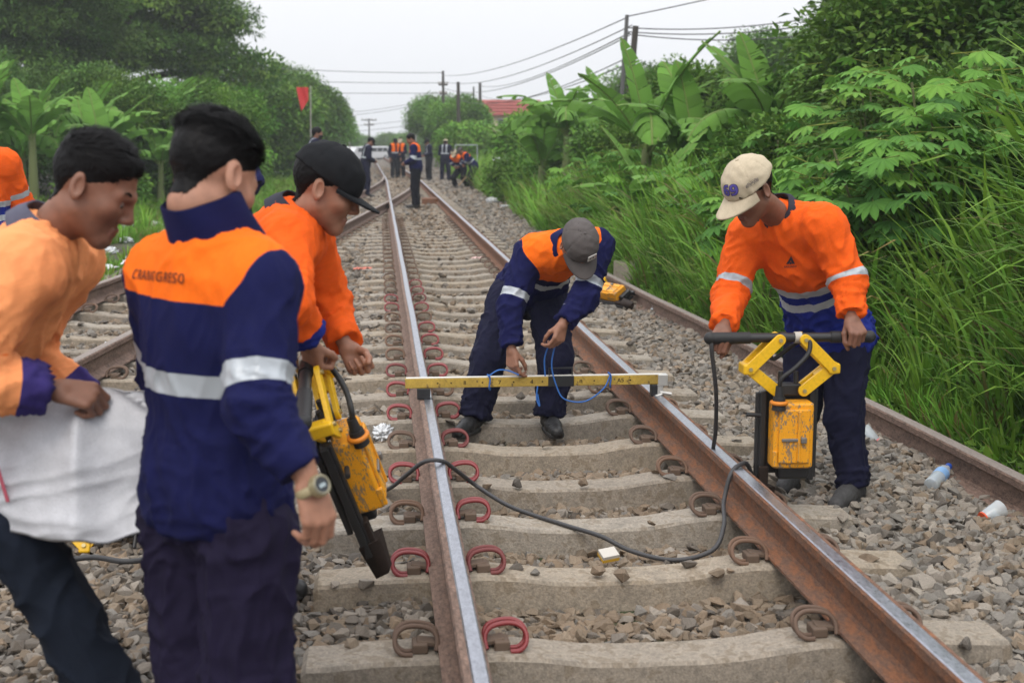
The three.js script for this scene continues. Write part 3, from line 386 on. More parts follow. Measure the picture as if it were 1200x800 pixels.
[[4.4, -10.9, 1.6, 'dark', 11, 'dark vine mass behind the cassava bushes'], [5.0, -8.0, 1.6, 'mid', 12, 'shrub rising through the elephant grass'], [4.0, -13.3, 1.4, 'mid', 13, 'shrub between the cassava bushes and the bananas'], [4.9, -16.6, 1.6, 'dark', 14, 'dark shrub under the drooping banana plant'], [3.9, -22.5, 1.3, 'mid', 15, 'shrub behind the bright bushes'], [4.2, -28.5, 1.6, 'dark', 16, 'dark shrub under the tall lone banana plant'], [3.1, -30.5, 1.0, 'lush', 17, 'leafy shrub beside the tin-roofed shelter'], [4.4, -34, 2.4, 'mid', 18, 'shrub behind the tall lone banana plant'], [6.6, -27, 2.2, 'dark', 19, 'dark tree-like shrub behind the bananas']].forEach(([x, z, h, leaf, sd, label]) => tree('shrub', label, 'shrub', [x, z], { seed: 640 + sd, h, leaf, r: 0.03, fork: 0.2, s: 0.8, lobes: R3(650 + sd, 5, 0.7, h * 0.25, h * 0.75, 0.7, 0.75, 60) }, 'shrubs on the bank'));
// far side of the curve
[[2.95, -60, 2.5, 'light', 21, 'rounded light green tree beside the distant workers'], [3.5, -70, 3.1, 'lush', 22, 'tree in front of the red-roofed house'], [3.3, -80, 3.9, 'mid', 23, 'dark rounded tree with a pole standing before it'], [7.2, -62, 1.7, 'mid', 24, 'tree beside the wall of the red-roofed house'], [9.5, -50, 3.6, 'dark', 25, 'dark tree behind the tall lone banana plant'], [13.5, -45, 4.4, 'mid', 26, 'tree far up the bank behind the wires'], [4.6, -44, 1.8, 'light', 27, 'pale shrub behind the two stooping workers'], [3.9, -38, 1.5, 'lush', 28, 'low shrub beside the stooping workers']].forEach(([x, z, h, leaf, sd, label]) => tree('tree', label, 'tree', [x, z], { seed: 660 + sd, h, leaf, s: 1.35, lobes: R3(670 + sd, 6, h * 0.3, h * 0.3, h * 0.8, h * 0.3, h * 0.30, 46) }, 'trees along the far curve'));
// ---- the other side: rain trees, bananas, verge shrubs
tree('rain_tree', 'wide rain tree with layered dark canopy', 'tree', [-11.0, -47], { seed: 701, dense: 0.6, k: 1.3, h: 11, leaf: 'fine', s: 1.25, r: 0.28, fork: 0.3, lobes: [[0.5, 6.6, 0, 2.2, 0.7, 2, 120], [-1.8, 6.0, 0.5, 2, 0.7, 2, 110], [2.6, 5.6, 0, 1.6, 0.5, 1.6, 90], [1.5, 4.7, 1, 1.9, 0.55, 1.6, 110], [3.3, 4.3, 0.3, 1.2, 0.45, 1.2, 70], [-0.6, 4.6, 0.5, 1.8, 0.6, 1.6, 110], [2.4, 3.4, 0.6, 1.7, 0.5, 1.4, 100], [3.6, 3.0, 0, 1.2, 0.4, 1.2, 60], [-2.6, 4.4, 0.8, 1.6, 0.6, 1.6, 90], [0.8, 3.3, 1.2, 1.5, 0.5, 1.4, 90], [-1.2, 7.6, 0, 1.8, 0.6, 1.6, 80]] });
tree('rain_tree', 'dark spreading tree behind the banana grove', 'tree', [-13.2, -42], { seed: 702, dense: 0.7, k: 1.35, h: 10, leaf: 'dark', s: 1.2, r: 0.26, fork: 0.3, lobes: [[0, 5.4, 0, 2.2, 0.9, 2, 130], [1.7, 4.6, 0.5, 1.7, 0.7, 1.6, 120], [-1.6, 4.4, 0.5, 1.8, 0.8, 1.6, 110], [2.2, 3.4, 0.6, 1.4, 0.6, 1.3, 100], [0.4, 3.6, 0.8, 1.8, 0.6, 1.6, 120], [-1.0, 2.9, 1, 1.6, 0.6, 1.4, 100], [1.2, 2.5, 1, 1.5, 0.6, 1.3, 90]] });
tree('rain_tree', 'tall tree whose top leaves the picture above the rain tree', 'tree', [-14.5, -57], { seed: 703, dense: 0.7, k: 1.3, h: 13, leaf: 'fine', s: 1.4, r: 0.3, lobes: [[0, 7.2, 0, 2.8, 1.2, 2, 120], [2.5, 6.0, 0, 2.2, 0.8, 2, 100], [-2.5, 5.2, 0, 2.5, 1.0, 2, 100], [1, 4.4, 1, 2.6, 0.9, 2, 120], [4, 4.6, 0, 1.8, 0.6, 1.6, 80]] });
[[-7.77, -27.0, 1.69, 1.19, 1, 'banana plant with one long upright leaf behind the leaning person'], [-6.66, -28.1, 1.35, 1.09, 2, 'banana plant with broad pale leaves above the littered verge'], [-9.06, -26.3, 1.62, 1.24, 3, 'banana plant with wide leaves at the edge of the grove'], [-9.71, -30.5, 2.16, 1.24, 4, 'taller banana plant at the back of the grove'], [-6.19, -32.4, 1.83, 1.14, 5, 'banana plant with drooping leaves beside the verge shrubs'], [-8.23, -23.3, 0.81, 0.88, 6, 'young banana plant behind the person at the edge of the grove'], [-8.3, -28.2, 1.2, 1.1, 7, 'banana plant with ragged leaves between its taller neighbours'], [-7.2, -29.2, 1.75, 1.15, 8, 'banana plant with spreading leaves in the middle of the grove'], [-5.75, -30.0, 1.1, 1.05, 9, 'low banana plant at the track end of the grove']].forEach(([x, z, h, s, sd, l]) => banana(l, [x, z], h, s, 520 + sd, 'banana grove by the branching track', 10));
[[-6.90, -31.2, 2.73, 'mid', 1, 'bushy shrub behind the banana grove'], [-5.78, -35.2, 2.99, 'lush', 2, 'tall leafy shrub beside the branching track'], [-8.34, -34.4, 3.25, 'dark', 3, 'dark shrub under the spreading tree'], [-10.10, -30.4, 2.86, 'dark', 4, 'dark shrub at the back of the banana grove'], [-6.58, -41.6, 2.86, 'mid', 5, 'shrub below the rain tree'], [-7.38, -51.2, 2.86, 'mid', 6, 'rounded shrub at the end of the littered verge'], [-6.42, -27.0, 1.17, 'lush', 7, 'low leafy bush in front of the banana grove'], [-8.34, -25.4, 1.04, 'mid', 8, 'low dark bush among the banana stems'], [-11.38, -36.8, 3.90, 'dark', 9, 'tall dark shrub filling the back of the grove'], [-5.54, -30.7, 1.04, 'lush', 10, 'low bush at the end of the banana grove']].forEach(([x, z, h, leaf, sd, label]) => tree('shrub', label, 'shrub', [x, z], { seed: 740 + sd, h, leaf, r: 0.03, fork: 0.2, s: 0.85, lobes: R3(750 + sd, 6, h * 0.35, h * 0.2, h * 0.78, h * 0.3, h * 0.36, 60) }, 'shrubs by the branching track'));
[[-5.2, -50, 3.4, 'mid', 1, 'rounded tree on the grass verge far along the track'], [-6.9, -54, 4.4, 'mid', 2, 'tree joined to the rain tree by its crown'], [-4.9, -64, 4.4, 'mid', 3, 'dome-shaped tree behind the red flag'], [-6.6, -72, 6.2, 'dark', 4, 'tallest dark tree behind the red flag'], [-4.6, -82, 4.3, 'lush', 5, 'leafy tree beside the white kiosk'], [-8.6, -62, 4.5, 'dark', 6, 'dark tree at the end of the verge']].forEach(([x, z, h, leaf, sd, label]) => tree('tree', label, 'tree', [x, z], { seed: 760 + sd, h, leaf, s: 1.5, lobes: R3(770 + sd, 7, h * 0.26, h * 0.25, h * 0.85, h * 0.26, h * 0.26, 52) }, 'trees along the branching side'));
{ const r = RNG(80); for (let i = 0; i < 12; i++) { const z = -110 - i * 9, x = [-9, -4.5, 3.5, 6.5, -11, 9.5, 0.5, -2, 12, 4.5, -7, 8][i] + bend(z) * (i % 2), h = r.r(1.9, 2.7); tree('far_tree', ['hazy tree closing the line beyond the curve', 'hazy tree in the distance behind the workers'][i % 2], 'tree', [x, z], { seed: 800 + i, h, leaf: 'mid', s: 1.6, lobes: R3(820 + i, 6, h * 0.9, h * 0.25, h * 0.7, 2, h * 0.4, 40) }, ['hazy trees beyond the curve', 'hazy trees behind the workers'][i % 2]); } }
// ------------------------------------------------------------------ people
const SKIN = { a: [0.195, 0.088, 0.054], b: [0.26, 0.122, 0.075], c: [0.34, 0.165, 0.105], d: [0.175, 0.078, 0.048] };
const skinMat = phys(1, 1, 1, 0.58, { vertexColors: true });
const hairMat = phys(0.0045, 0.004, 0.0045, 0.55, { specularIntensity: 0.25 });
const eyeMat = std(0.20, 0.17, 0.15, 0.35), irisMat = std(0.01, 0.006, 0.004, 0.15);
const clothTex = noiseTex(256, (a, b, c) => { const v = 226 + (a - 0.5) * 16 + (b - 0.5) * 14 + (c - 0.5) * 16; return [v, v, v]; }, true, 5);
const weave = noiseTex(256, (a, b, c) => { const v = 128 + (c - 0.5) * 200 + (b - 0.5) * 60; return [v, v, v]; }, false, 6);
const cloth = (r, g, b, rough = 0.88) => phys(r * 1.28, g * 1.28, b * 1.28, rough, { map: clothTex, bumpMap: weave, bumpScale: 0.0004, sheen: 0.06, specularIntensity: 0.35, sheenRoughness: 0.6 });
const M = {
  navy: cloth(0.0062, 0.0078, 0.052), royal: cloth(0.012, 0.022, 0.19), orange: cloth(0.84, 0.145, 0.008), orange2: cloth(0.74, 0.10, 0.008), faded: cloth(0.80, 0.30, 0.115), deepOrange: cloth(0.66, 0.14, 0.025),
  trouser: cloth(0.0075, 0.0082, 0.026), trouserPurple: cloth(0.0115, 0.0085, 0.027), trouserBlack: cloth(0.007, 0.008, 0.013), denim: cloth(0.008, 0.012, 0.022),
  black: cloth(0.009, 0.010, 0.012), greyCap: cloth(0.095, 0.085, 0.082), beige: cloth(0.47, 0.40, 0.29), charcoal: cloth(0.03, 0.03, 0.042), slate: cloth(0.085, 0.085, 0.12), indigo: cloth(0.035, 0.025, 0.13),
  band: std(0.37, 0.40, 0.43, 0.42, { metalness: 0.15 }), shoe: std(0.014, 0.014, 0.015, 0.5), shoeGrey: std(0.04, 0.039, 0.04, 0.7), sole: std(0.02, 0.019, 0.018, 0.8), mask: std(0.012, 0.012, 0.014, 0.8),
};
const uvBody = g => { const p = g.attributes.position, n = g.attributes.normal, u = new Float32Array(p.count * 2); for (let i = 0; i < p.count; i++) { const a = p.getX(i) * 0.8 + p.getZ(i) * 0.9; u[i * 2] = a * 2.2; u[i * 2 + 1] = (p.getY(i) + p.getZ(i) * 0.35) * 2.2; } g.setAttribute('uv', new THREE.BufferAttribute(u, 2)); return g; };
const basis = (X, Y, Z) => new THREE.Matrix4().makeBasis(X, Y, Z);
const mid = (a, b, t = 0.5) => a.clone().lerp(b, t);
const off = (p, d, s) => p.clone().addScaledVector(d, s);

// head in its own axes: y up, z out of the face, x to the person's left
const hp = (x, y, z) => V(x, y, z);
const HEAD = (() => {
  const S = s => [
    [cap(hp(s * 0.046, -0.052, 0.004), hp(s * 0.012, -0.098, 0.066), 0.021, 0.016), 0.03], [ell(hp(s * 0.043, -0.022, 0.058), [0.022, 0.02, 0.022]), 0.03],
    [ell(hp(s * 0.0125, -0.036, 0.094), [0.009, 0.008, 0.010]), 0.008], [cap(hp(s * 0.012, 0.019, 0.086), hp(s * 0.042, 0.017, 0.070), 0.0095, 0.009), 0.018]];
  const parts = [[ell(hp(0, -0.030, 0.032), [0.057, 0.078, 0.058]), 0.04], ...S(1), ...S(-1), [ell(hp(0, -0.098, 0.071), [0.019, 0.015, 0.016]), 0.025],
    [cap(hp(0, 0.010, 0.087), hp(0, -0.029, 0.107), 0.0075, 0.0105), 0.014], [cap(hp(-0.014, -0.0645, 0.0875), hp(0.014, -0.0645, 0.0875), 0.0065), 0.007], [cap(hp(-0.012, -0.0755, 0.086), hp(0.012, -0.0755, 0.086), 0.0072), 0.007]];
  const cran = ell(hp(0, 0.034, -0.012), [0.0745, 0.086, 0.094]);
  const ears = [1, -1].map(s => { const Y = V(0, 0.97, -0.24).normalize(), X = V(s, 0, -0.35).normalize().addScaledVector(Y, 0).normalize(), Z = V().crossVectors(X, Y).normalize(); const e = ell(hp(s * 0.079, -0.006, -0.014), [0.0085, 0.032, 0.0185], X, Y, Z), c = ell(hp(s * 0.0875, -0.002, -0.010), [0.0085, 0.020, 0.0105], X, Y, Z); return (x, y, z) => smax(e(x, y, z), -c(x, y, z), 0.004); });
  const sock = [1, -1].map(s => ell(hp(s * 0.031, 0.000, 0.099), [0.0175, 0.0115, 0.018]));
  const mouth = cap(hp(-0.022, -0.0702, 0.099), hp(0.022, -0.0702, 0.099), 0.0045);
  const f = (x, y, z) => { let d = cran(x, y, z); for (const [p, k] of parts) d = smin(d, p(x, y, z), k); for (const p of sock) d = smax(d, -p(x, y, z), 0.01); d = smax(d, -mouth(x, y, z), 0.005); for (const p of ears) d = smin(d, p(x, y, z), 0.006); return d; };
  return { f, cran };
})();
const hairline = z => z > 0.02 ? lerp(0.012, 0.075, smooth(0.02, 0.085, z)) : z > -0.03 ? 0.004 : lerp(0.004, -0.076, smooth(-0.03, -0.07, z));

function strands(rng, list, w) { // list of [root, dir, normal, length, lift]
  const pos = [], nor = [], idx = []; let k = 0;
  for (const [p, d, n, L, lift, curl = 0] of list) {
    const side = V().crossVectors(d, n).normalize(), S = 4;
    for (let s = 0; s <= S; s++) { const t = s / S, q = p.clone().addScaledVector(d, L * t).addScaledVector(n, lift * (t * 1.6 - t * t) * 1.6 - curl * t * t), ww = w * (1 - t * 0.75); const nn = n.clone().addScaledVector(d, -0.15); for (const e of [-1, 1]) { pos.push(q.x + side.x * ww * e, q.y + side.y * ww * e, q.z + side.z * ww * e); nor.push(nn.x + side.x * e * 0.6, nn.y + side.y * e * 0.6, nn.z + side.z * e * 0.6); } if (s) idx.push(k - 2, k - 1, k, k - 1, k + 1, k); k += 2; }
  }
  const g = new THREE.BufferGeometry(); g.setAttribute('position', new THREE.Float32BufferAttribute(pos, 3)); g.setAttribute('normal', new THREE.Float32BufferAttribute(nor, 3)); g.setAttribute('uv', new THREE.Float32BufferAttribute(new Float32Array(pos.length / 3 * 2), 2)); g.setIndex(idx); return g;
}
// hair in head axes. style: top thickness, side thickness, comb direction
function hairGeo({ top = 0.012, side = 0.0025, n = 2500, comb = V(0.2, 0, -1), seed = 3, cell = 0.004, wig = 1, len = 0.03, lift = 0.011, w = 0.0013, neck }) {
  const th = (x, y, z) => lerp(side, top, smooth(0.025, 0.075, y + 0.15 * z)) + 0.0012 * sn(x * 70, y * 70, z * 70);
  const skull = (x, y, z) => neck && y < 0.02 && z < 0.01 ? smin(HEAD.f(x, y, z) - (Math.abs(x) > 0.066 && z > -0.05 ? -0.004 : 0), neck(x, y, z), 0.03) : HEAD.cran(x, y, z);
  const F = (x, y, z) => { const low = hairline(z) - y; return smax(Math.min(HEAD.cran(x, y, z), Math.abs(x) < 0.068 || z < -0.045 ? skull(x, y, z) : 9) - th(x, y, z) * (0.35 + 0.65 * smooth(0, 0.05, -low)), low + 0.005 * sn(x * 110, 1, z * 110), 0.006); };
  const g = nets(F, [-0.125, -0.12, -0.14], [0.125, 0.17, 0.125], cell); if (!n) return g; const list = [], P = g.attributes.position, N = g.attributes.normal, r = RNG(seed);
  for (let i = 0; i < n; i++) {
    const k = Math.floor(r() * P.count), p = V().fromBufferAttribute(P, k), nn = V().fromBufferAttribute(N, k); if (nn.y < -0.5) continue;
    const t = smooth(0.03, 0.075, p.y + 0.15 * p.z), cl = V(sn(p.x * 45, p.y * 45, seed), sn(p.y * 45, p.z * 45, seed + 5), sn(p.z * 45, p.x * 45, seed + 9)); // neighbouring hairs gather in locks
    const dir = comb.clone().multiplyScalar(t).add(V(0, -1, -0.35).multiplyScalar(1 - t)).addScaledVector(cl, 0.38 * wig).add(V(r.r(-1, 1), r.r(-1, 1), r.r(-1, 1)).multiplyScalar(0.16 * wig)); dir.addScaledVector(nn, -dir.dot(nn)).normalize();
    list.push([p.addScaledVector(nn, -0.002), dir, nn, lerp(0.007, len, t) * r.r(0.6, 1.2), lerp(0.0012, lift, t) * r.r(0.5, 1.2) * (1 + 0.35 * cl.x), lerp(0, lift * 0.7, t)]);
  }
  return join([g, strands(r, list, w)]);
}
function capGeo({ len = 0.072, flat = 0, bulge = 0, cell = 0.005, tall = 0.09 }) {
  const f0 = ell(hp(0, 0.035, -0.010), [0.086, tall, 0.106]), crown = nets((x, y, z) => smax(f0(x, y, z), 0.026 - 0.10 * z - y, 0.004), [-0.11, -0.01, -0.14], [0.11, 0.15, 0.12], cell);
  push(crown, (x, y, z) => { const a = Math.atan2(x, z + 0.01), s = Math.abs(((a / (Math.PI / 3)) % 1 + 1.5) % 1 - 0.5) * (Math.PI / 3) * Math.hypot(x, z); return -0.0022 * Math.exp(-s * s / 4e-6) + 0.0022 * sn(x * 22, y * 22, z * 22 + 4); });
  const NA = 24, NR = 8, pos = [], idx = [];
  for (const side of [0, 1]) for (let i = 0; i <= NA; i++) for (let j = 0; j <= NR; j++) { const a = lerp(-1.15, 1.15, i / NA), t = j / NR, rx = 0.0845, rz = 0.101, x0 = Math.sin(a) * rx, z0 = Math.cos(a) * rz - 0.010, y0 = 0.030 - 0.10 * z0, wv = Math.pow(Math.cos(a * 1.36), 0.55) || 0; const x = x0 * (1 + 0.02 * t), z = z0 + t * len * Math.max(0, Math.pow(Math.max(0, Math.cos(a * 1.3658)), 0.5)); pos.push(x, y0 - 0.12 * t * len * 3.2 * (1 - flat) - (1 - flat) * 3.2 * x * x * (0.4 + 0.6 * t) + (side ? -0.0055 : 0), z); }
  const S = (NA + 1) * (NR + 1), at = (s, i, j) => s * S + i * (NR + 1) + j;
  for (let i = 0; i < NA; i++) for (let j = 0; j < NR; j++) { idx.push(at(0, i, j), at(0, i, j + 1), at(0, i + 1, j), at(0, i + 1, j), at(0, i, j + 1), at(0, i + 1, j + 1)); idx.push(at(1, i, j), at(1, i + 1, j), at(1, i, j + 1), at(1, i + 1, j), at(1, i + 1, j + 1), at(1, i, j + 1)); }
  for (let i = 0; i < NA; i++) idx.push(at(0, i, NR), at(1, i, NR), at(0, i + 1, NR), at(0, i + 1, NR), at(1, i, NR), at(1, i + 1, NR));
  const brim = new THREE.BufferGeometry(); brim.setAttribute('position', new THREE.Float32BufferAttribute(pos, 3)); brim.setIndex(idx); brim.computeVertexNormals();
  return { crown, brim, button: put(new THREE.SphereGeometry(0.007, 10, 6), [0, 0.035 + tall, -0.010], [0, 0, 0], [1, 0.5, 1]) };
}
// hand in its own axes: y from wrist to fingers, z out of the palm, x to the thumb
function handField(curl, spread = 0) {
  const list = [], pf = [[0.027, 0.082, 0.040, 0.025, 0.021, 0.0092], [0.009, 0.087, 0.044, 0.028, 0.022, 0.0095], [-0.010, 0.084, 0.041, 0.026, 0.021, 0.009], [-0.027, 0.076, 0.032, 0.019, 0.018, 0.008]];
  const palm = uni([...pf.map(q => cap(V(q[0] * 0.62, 0.012, 0), V(q[0], q[1] - 0.006, -0.001), 0.0135, 0.0115)), cap(V(0.016, 0.02, 0.006), V(0.024, 0.045, 0.007), 0.015, 0.012), cap(V(0, -0.05, 0), V(0, 0.01, 0), 0.024, 0.0225)], 0.012);
  const fingers = pf.map((q, i) => { const c = curl[i + 1]; let a = 0, p = V(q[0], q[1], 0); const seg = []; const sp = spread * (q[0] / 0.03); [[q[2], c * 1.35], [q[3], c * 1.6], [q[4], c * 1.0]].forEach(([L, da], k) => { a += da; const d = V(Math.sin(sp) * Math.cos(a), Math.cos(a), Math.sin(a)), e = off(p, d, L); seg.push(cap(p, e, q[5] * (1 - 0.09 * k), q[5] * (0.91 - 0.09 * k))); p = e; }); return uni(seg, 0.003); });
  { const c = curl[0]; let p = V(0.020, 0.022, 0.004), a = 0.62 - c * 0.35, b = 0.25 + c * 0.75; const seg = []; for (const [L, r0, r1, k] of [[0.044, 0.014, 0.0115, 0], [0.032, 0.0112, 0.0098, 1], [0.027, 0.0098, 0.008, 2]]) { const d = V(Math.sin(a) * Math.cos(b), Math.cos(a) * Math.cos(b), Math.sin(b)).normalize(), e = off(p, d, L); seg.push(cap(p, e, r0, r1)); p = e; a -= 0.22 + c * 0.55; } fingers.push(uni(seg, 0.004)); }
  return (x, y, z) => { let d = palm(x, y, z); for (const f of fingers) d = smin(d, f(x, y, z), 0.006); return d; };
}
function handGeo(W, dir, palmN, side, curl, spread, cell, s) {
  const Y = dir.clone().normalize(), Z = palmN.clone().addScaledVector(Y, -palmN.dot(Y)).normalize(), X = V().crossVectors(Y, Z).multiplyScalar(side === 'R' ? 1 : -1);
  const g = nets(handField(curl, spread), [-0.075, -0.06, -0.06], [0.085, 0.21, 0.11], cell);
  if (side === 'L') { const ix = g.index.array; for (let i = 0; i < ix.length; i += 3) { const t = ix[i]; ix[i] = ix[i + 1]; ix[i + 1] = t; } }
  g.applyMatrix4(basis(X, Y, Z).scale(V(s, s, s)).setPosition(W)); g.computeVertexNormals(); return g;
}
const ridge = n => { const r = 1 - Math.abs(n); return r * r * r * 1.5 - 0.55; };

// build one person from joints placed in the world
function person(o) {
  const s = o.s ?? 1, J = {}; for (const k in o.j) J[k] = V(...o.j[k]);
  const q = o.cell ?? 0.01, near = q < 0.012, base = V(...(o.base ?? [(J.anL.x + J.anR.x) / 2, o.floor ?? -0.22, (J.anL.z + J.anR.z) / 2]));
  const root = thing('person', o.label, 'person', base.toArray(), 0, o.group);
  const add = (name, g, m, parent = root) => { g.translate(-base.x, -base.y, -base.z); if (!g.attributes.uv) uvBody(g); return mesh(name, g, m, parent); };
  // frames
  const lat = J.shL.clone().sub(J.shR).normalize(), up = J.neck.clone().sub(J.pel).normalize();
  const cUp = J.neck.clone().sub(J.chest).normalize(), cF = V().crossVectors(lat, cUp).normalize(), cL = V().crossVectors(cUp, cF).normalize();
  const pL0 = J.hipL.clone().sub(J.hipR).normalize(), pUp0 = J.chest.clone().sub(J.pel).normalize().lerp(V(0, 1, 0), 0.5).normalize(), pF = V().crossVectors(pL0, pUp0).normalize(), pL = V().crossVectors(pUp0, pF).normalize(), pUp = V().crossVectors(pF, pL).normalize();
  const hY = V(...(o.headU ?? [0, 1, 0])), hZ = V(...o.headF).normalize(); hY.addScaledVector(hZ, -hY.dot(hZ)).normalize(); const hX = V().crossVectors(hY, hZ).normalize();
  const HM = basis(hX, hY, hZ).scale(V(s, s, s)).setPosition(J.head), HI = HM.clone().invert(), tv = V();
  const torso = (e, fl = 0) => [ell(J.chest, [0.152 * s + e, 0.185 * s + e, 0.108 * s + e], cL, cUp, cF), cap(mid(J.shL, J.shR, 0.06), mid(J.shL, J.shR, 0.94), 0.054 * s + e), cap(off(J.neck, cUp, -0.02), mid(J.shL, J.neck, 0.25), 0.05 * s + e * 0.6, 0.05 * s + e), cap(off(J.neck, cUp, -0.02), mid(J.shR, J.neck, 0.25), 0.05 * s + e * 0.6, 0.05 * s + e), ell(mid(J.pel, J.chest, 0.45), [0.140 * s + e, 0.16 * s + e, 0.104 * s + e], mid(pL, cL).normalize(), up, mid(pF, cF).normalize()), ell(J.pel, [0.155 * s + e + fl, 0.145 * s + e + fl, 0.115 * s + e + fl], pL, pUp, pF)];
  const arm = (S, e, r = [0.056, 0.043, 0.041, 0.029]) => [cap(J['sh' + S], J['el' + S], r[0] * s + e, r[1] * s + e), cap(J['el' + S], J['wr' + S], r[2] * s + e, r[3] * s + e)];
  const leg = (S, e, r = [0.088, 0.062, 0.060, 0.042]) => [cap(J['hip' + S], J['kn' + S], r[0] * s + e, r[1] * s + e), cap(J['kn' + S], J['an' + S], r[2] * s + e, r[3] * s + e)];
  const box3 = (pts, pad) => { const lo = [9e9, 9e9, 9e9], hi = [-9e9, -9e9, -9e9]; for (const p of pts) p.toArray().forEach((v, i) => { lo[i] = Math.min(lo[i], v - pad); hi[i] = Math.max(hi[i], v + pad); }); return [lo, hi]; };
  // ---- body: one continuous skin
  const skin = SKIN[o.skin ?? 'a'], geos = [];
  { const F = uni([...torso(-0.018 * s), ...arm('L', -0.008), ...arm('R', -0.008), ...leg('L', -0.014), ...leg('R', -0.014), cap(mid(J.neck, J.head, 0.15), J.neck, 0.04 * s)], 0.03), [lo, hi] = box3(Object.values(J), 0.16); geos.push(nets(F, lo, hi, near ? 0.018 : 0.026)); }
  const hCell = near ? (o.headCell ?? 0.0036) : Math.max(0.009, q * 0.6), nb = off(J.head, hY, -0.075 * s).addScaledVector(hZ, -0.022 * s), neckC = cap(nb, off(J.neck, cUp, -0.015), 0.050 * s, 0.055 * s);
  { const F = (x, y, z) => { tv.set(x, y, z).applyMatrix4(HI); return smin(HEAD.f(tv.x, tv.y, tv.z) * s, neckC(x, y, z), 0.03 * s); }, [lo, hi] = box3([J.head, nb, J.neck], 0.15 * s); geos.push(nets(F, lo, hi, hCell)); }
  for (const S of ['L', 'R']) { const h = o['hand' + S]; if (!h) continue; geos.push(handGeo(J['wr' + S], V(...h.dir), V(...h.palm), S, h.curl ?? [0.4, 0.35, 0.4, 0.45, 0.5], h.spread ?? 0, near ? 0.0034 : 0.009, s)); }
  const body = mergeGeometries(geos.map(g => { const k = new THREE.BufferGeometry(); k.setAttribute('position', g.attributes.position); k.setAttribute('normal', g.attributes.normal); k.setIndex(g.index); return k; }));
  paint(body, (x, y, z) => { tv.set(x, y, z).applyMatrix4(HI); const n = 1 + 0.10 * sn(x * 38, y * 38, z * 38) + 0.05 * sn(x * 140, y * 140, z * 140); let c = skin.map(v => v * n); const lip = Math.exp(-(((tv.y + 0.070) / 0.009) ** 2) - ((tv.x / 0.021) ** 4)) * (tv.z > 0.07 ? 1 : 0); c = [c[0] * (1 - 0.15 * lip), c[1] * (1 - 0.42 * lip), c[2] * (1 - 0.3 * lip)]; return c; });
  add('body', body, skinMat);
  if (o.face !== false && near) {
    for (const e of [1, -1]) {
      const eye = add('eye', put(new THREE.SphereGeometry(0.0122, 14, 10), [e * 0.031, -0.001, 0.0730]).applyMatrix4(HM), eyeMat);
      add('iris', put(new THREE.SphereGeometry(0.0066, 10, 8), [e * 0.031, -0.0035, 0.0805], [0, 0, 0], [1, 1, 0.75]).applyMatrix4(HM), irisMat, eye);
      const r = RNG(7), bl = []; for (let i = 0; i < 90; i++) { const t = r(); bl.push([V(e * lerp(0.013, 0.050, t), 0.0205 + 0.008 * Math.sin(t * 2.4) + r.r(-0.0035, 0.0035), 0.0955 - 0.62 * Math.pow(t * 0.037 + 0.006, 1.25) - 0.002), V(e * 0.9, 0.25, -0.35).normalize(), V(e * 0.25, 0.2, 0.9), 0.010, 0.002]); }
      for (let i = 0; i < 40; i++) { const t = i / 39; bl.push([V(e * lerp(0.017, 0.046, t), 0.0055 - 0.004 * Math.abs(t - 0.5), 0.0845 - 0.009 * t), V(e * 0.4, -0.5, 0.5).normalize(), V(0, 1, 0.2), 0.003, 0]); }
      add('eyebrow', strands(r, bl, 0.0009).applyMatrix4(HM), hairMat);
    }
  }
  // ---- hair or cap
  const hr = o.hair ?? {};
  if (hr !== 'none') add('hair', hairGeo({ cell: near ? 0.004 : 0.011, n: near ? 1600 : 0, neck: (x, y, z) => { tv.set(x, y, z).applyMatrix4(HM); return neckC(tv.x, tv.y, tv.z) / s; }, ...hr }).applyMatrix4(HM), hairMat);
  if (o.cap) {
    const g = capGeo({ cell: near ? 0.0055 : 0.011, ...o.cap }), c = new THREE.Group(); c.name = 'cap'; root.add(c);
    const tilt = new THREE.Matrix4().makeRotationX(o.cap.tilt ?? 0), CM = HM.clone().multiply(tilt).scale(V(1.04, 1.03, 1.04)), ad = (n, gg, m) => add(n, gg.applyMatrix4(CM), m, c);
    const crown = ad('crown', g.crown, M[o.cap.color]); ad('brim', g.brim, M[o.cap.color]); if (near) ad('button', g.button, M[o.cap.color]);
    root.userData.capFrame = CM; root.userData.crown = crown;
  }
  if (o.mask) { const g = nets((x, y, z) => smax(Math.max(HEAD.f(x, y, z) - 0.004, Math.abs(y + 0.055) - 0.045), 0.02 - z, 0.004), [-0.1, -0.13, -0.02], [0.1, 0.02, 0.14], 0.008); add('face_mask', g.applyMatrix4(HM), M.mask); }
  // ---- shirt
  const sh = o.shirt, e0 = sh.off ?? 0.014;
  const wrS = {}; const T = uni(torso(e0, sh.flare ?? 0.012), 0.07 * s), pelLow = off(J.pel, pUp, -(sh.hem ?? 0.10) * s);
  const AR = {}; for (const S of ['L', 'R']) { const d = J['wr' + S].clone().sub(J['el' + S]).normalize(), end = off(J['wr' + S], d, sh.cuff ?? -0.012), u = uni(arm(S, e0 + 0.004, [0.057, 0.047, 0.045, 0.031]), 0.03); AR[S] = (x, y, z) => smax(u(x, y, z), (x - end.x) * d.x + (y - end.y) * d.y + (z - end.z) * d.z, 0.006); }
  const SF = (x, y, z) => { const t = smax(T(x, y, z), (pelLow.x - x) * pUp.x + (pelLow.y - y) * pUp.y + (pelLow.z - z) * pUp.z, 0.015); return smin(smin(t, AR.L(x, y, z), 0.045 * s), AR.R(x, y, z), 0.045 * s); };
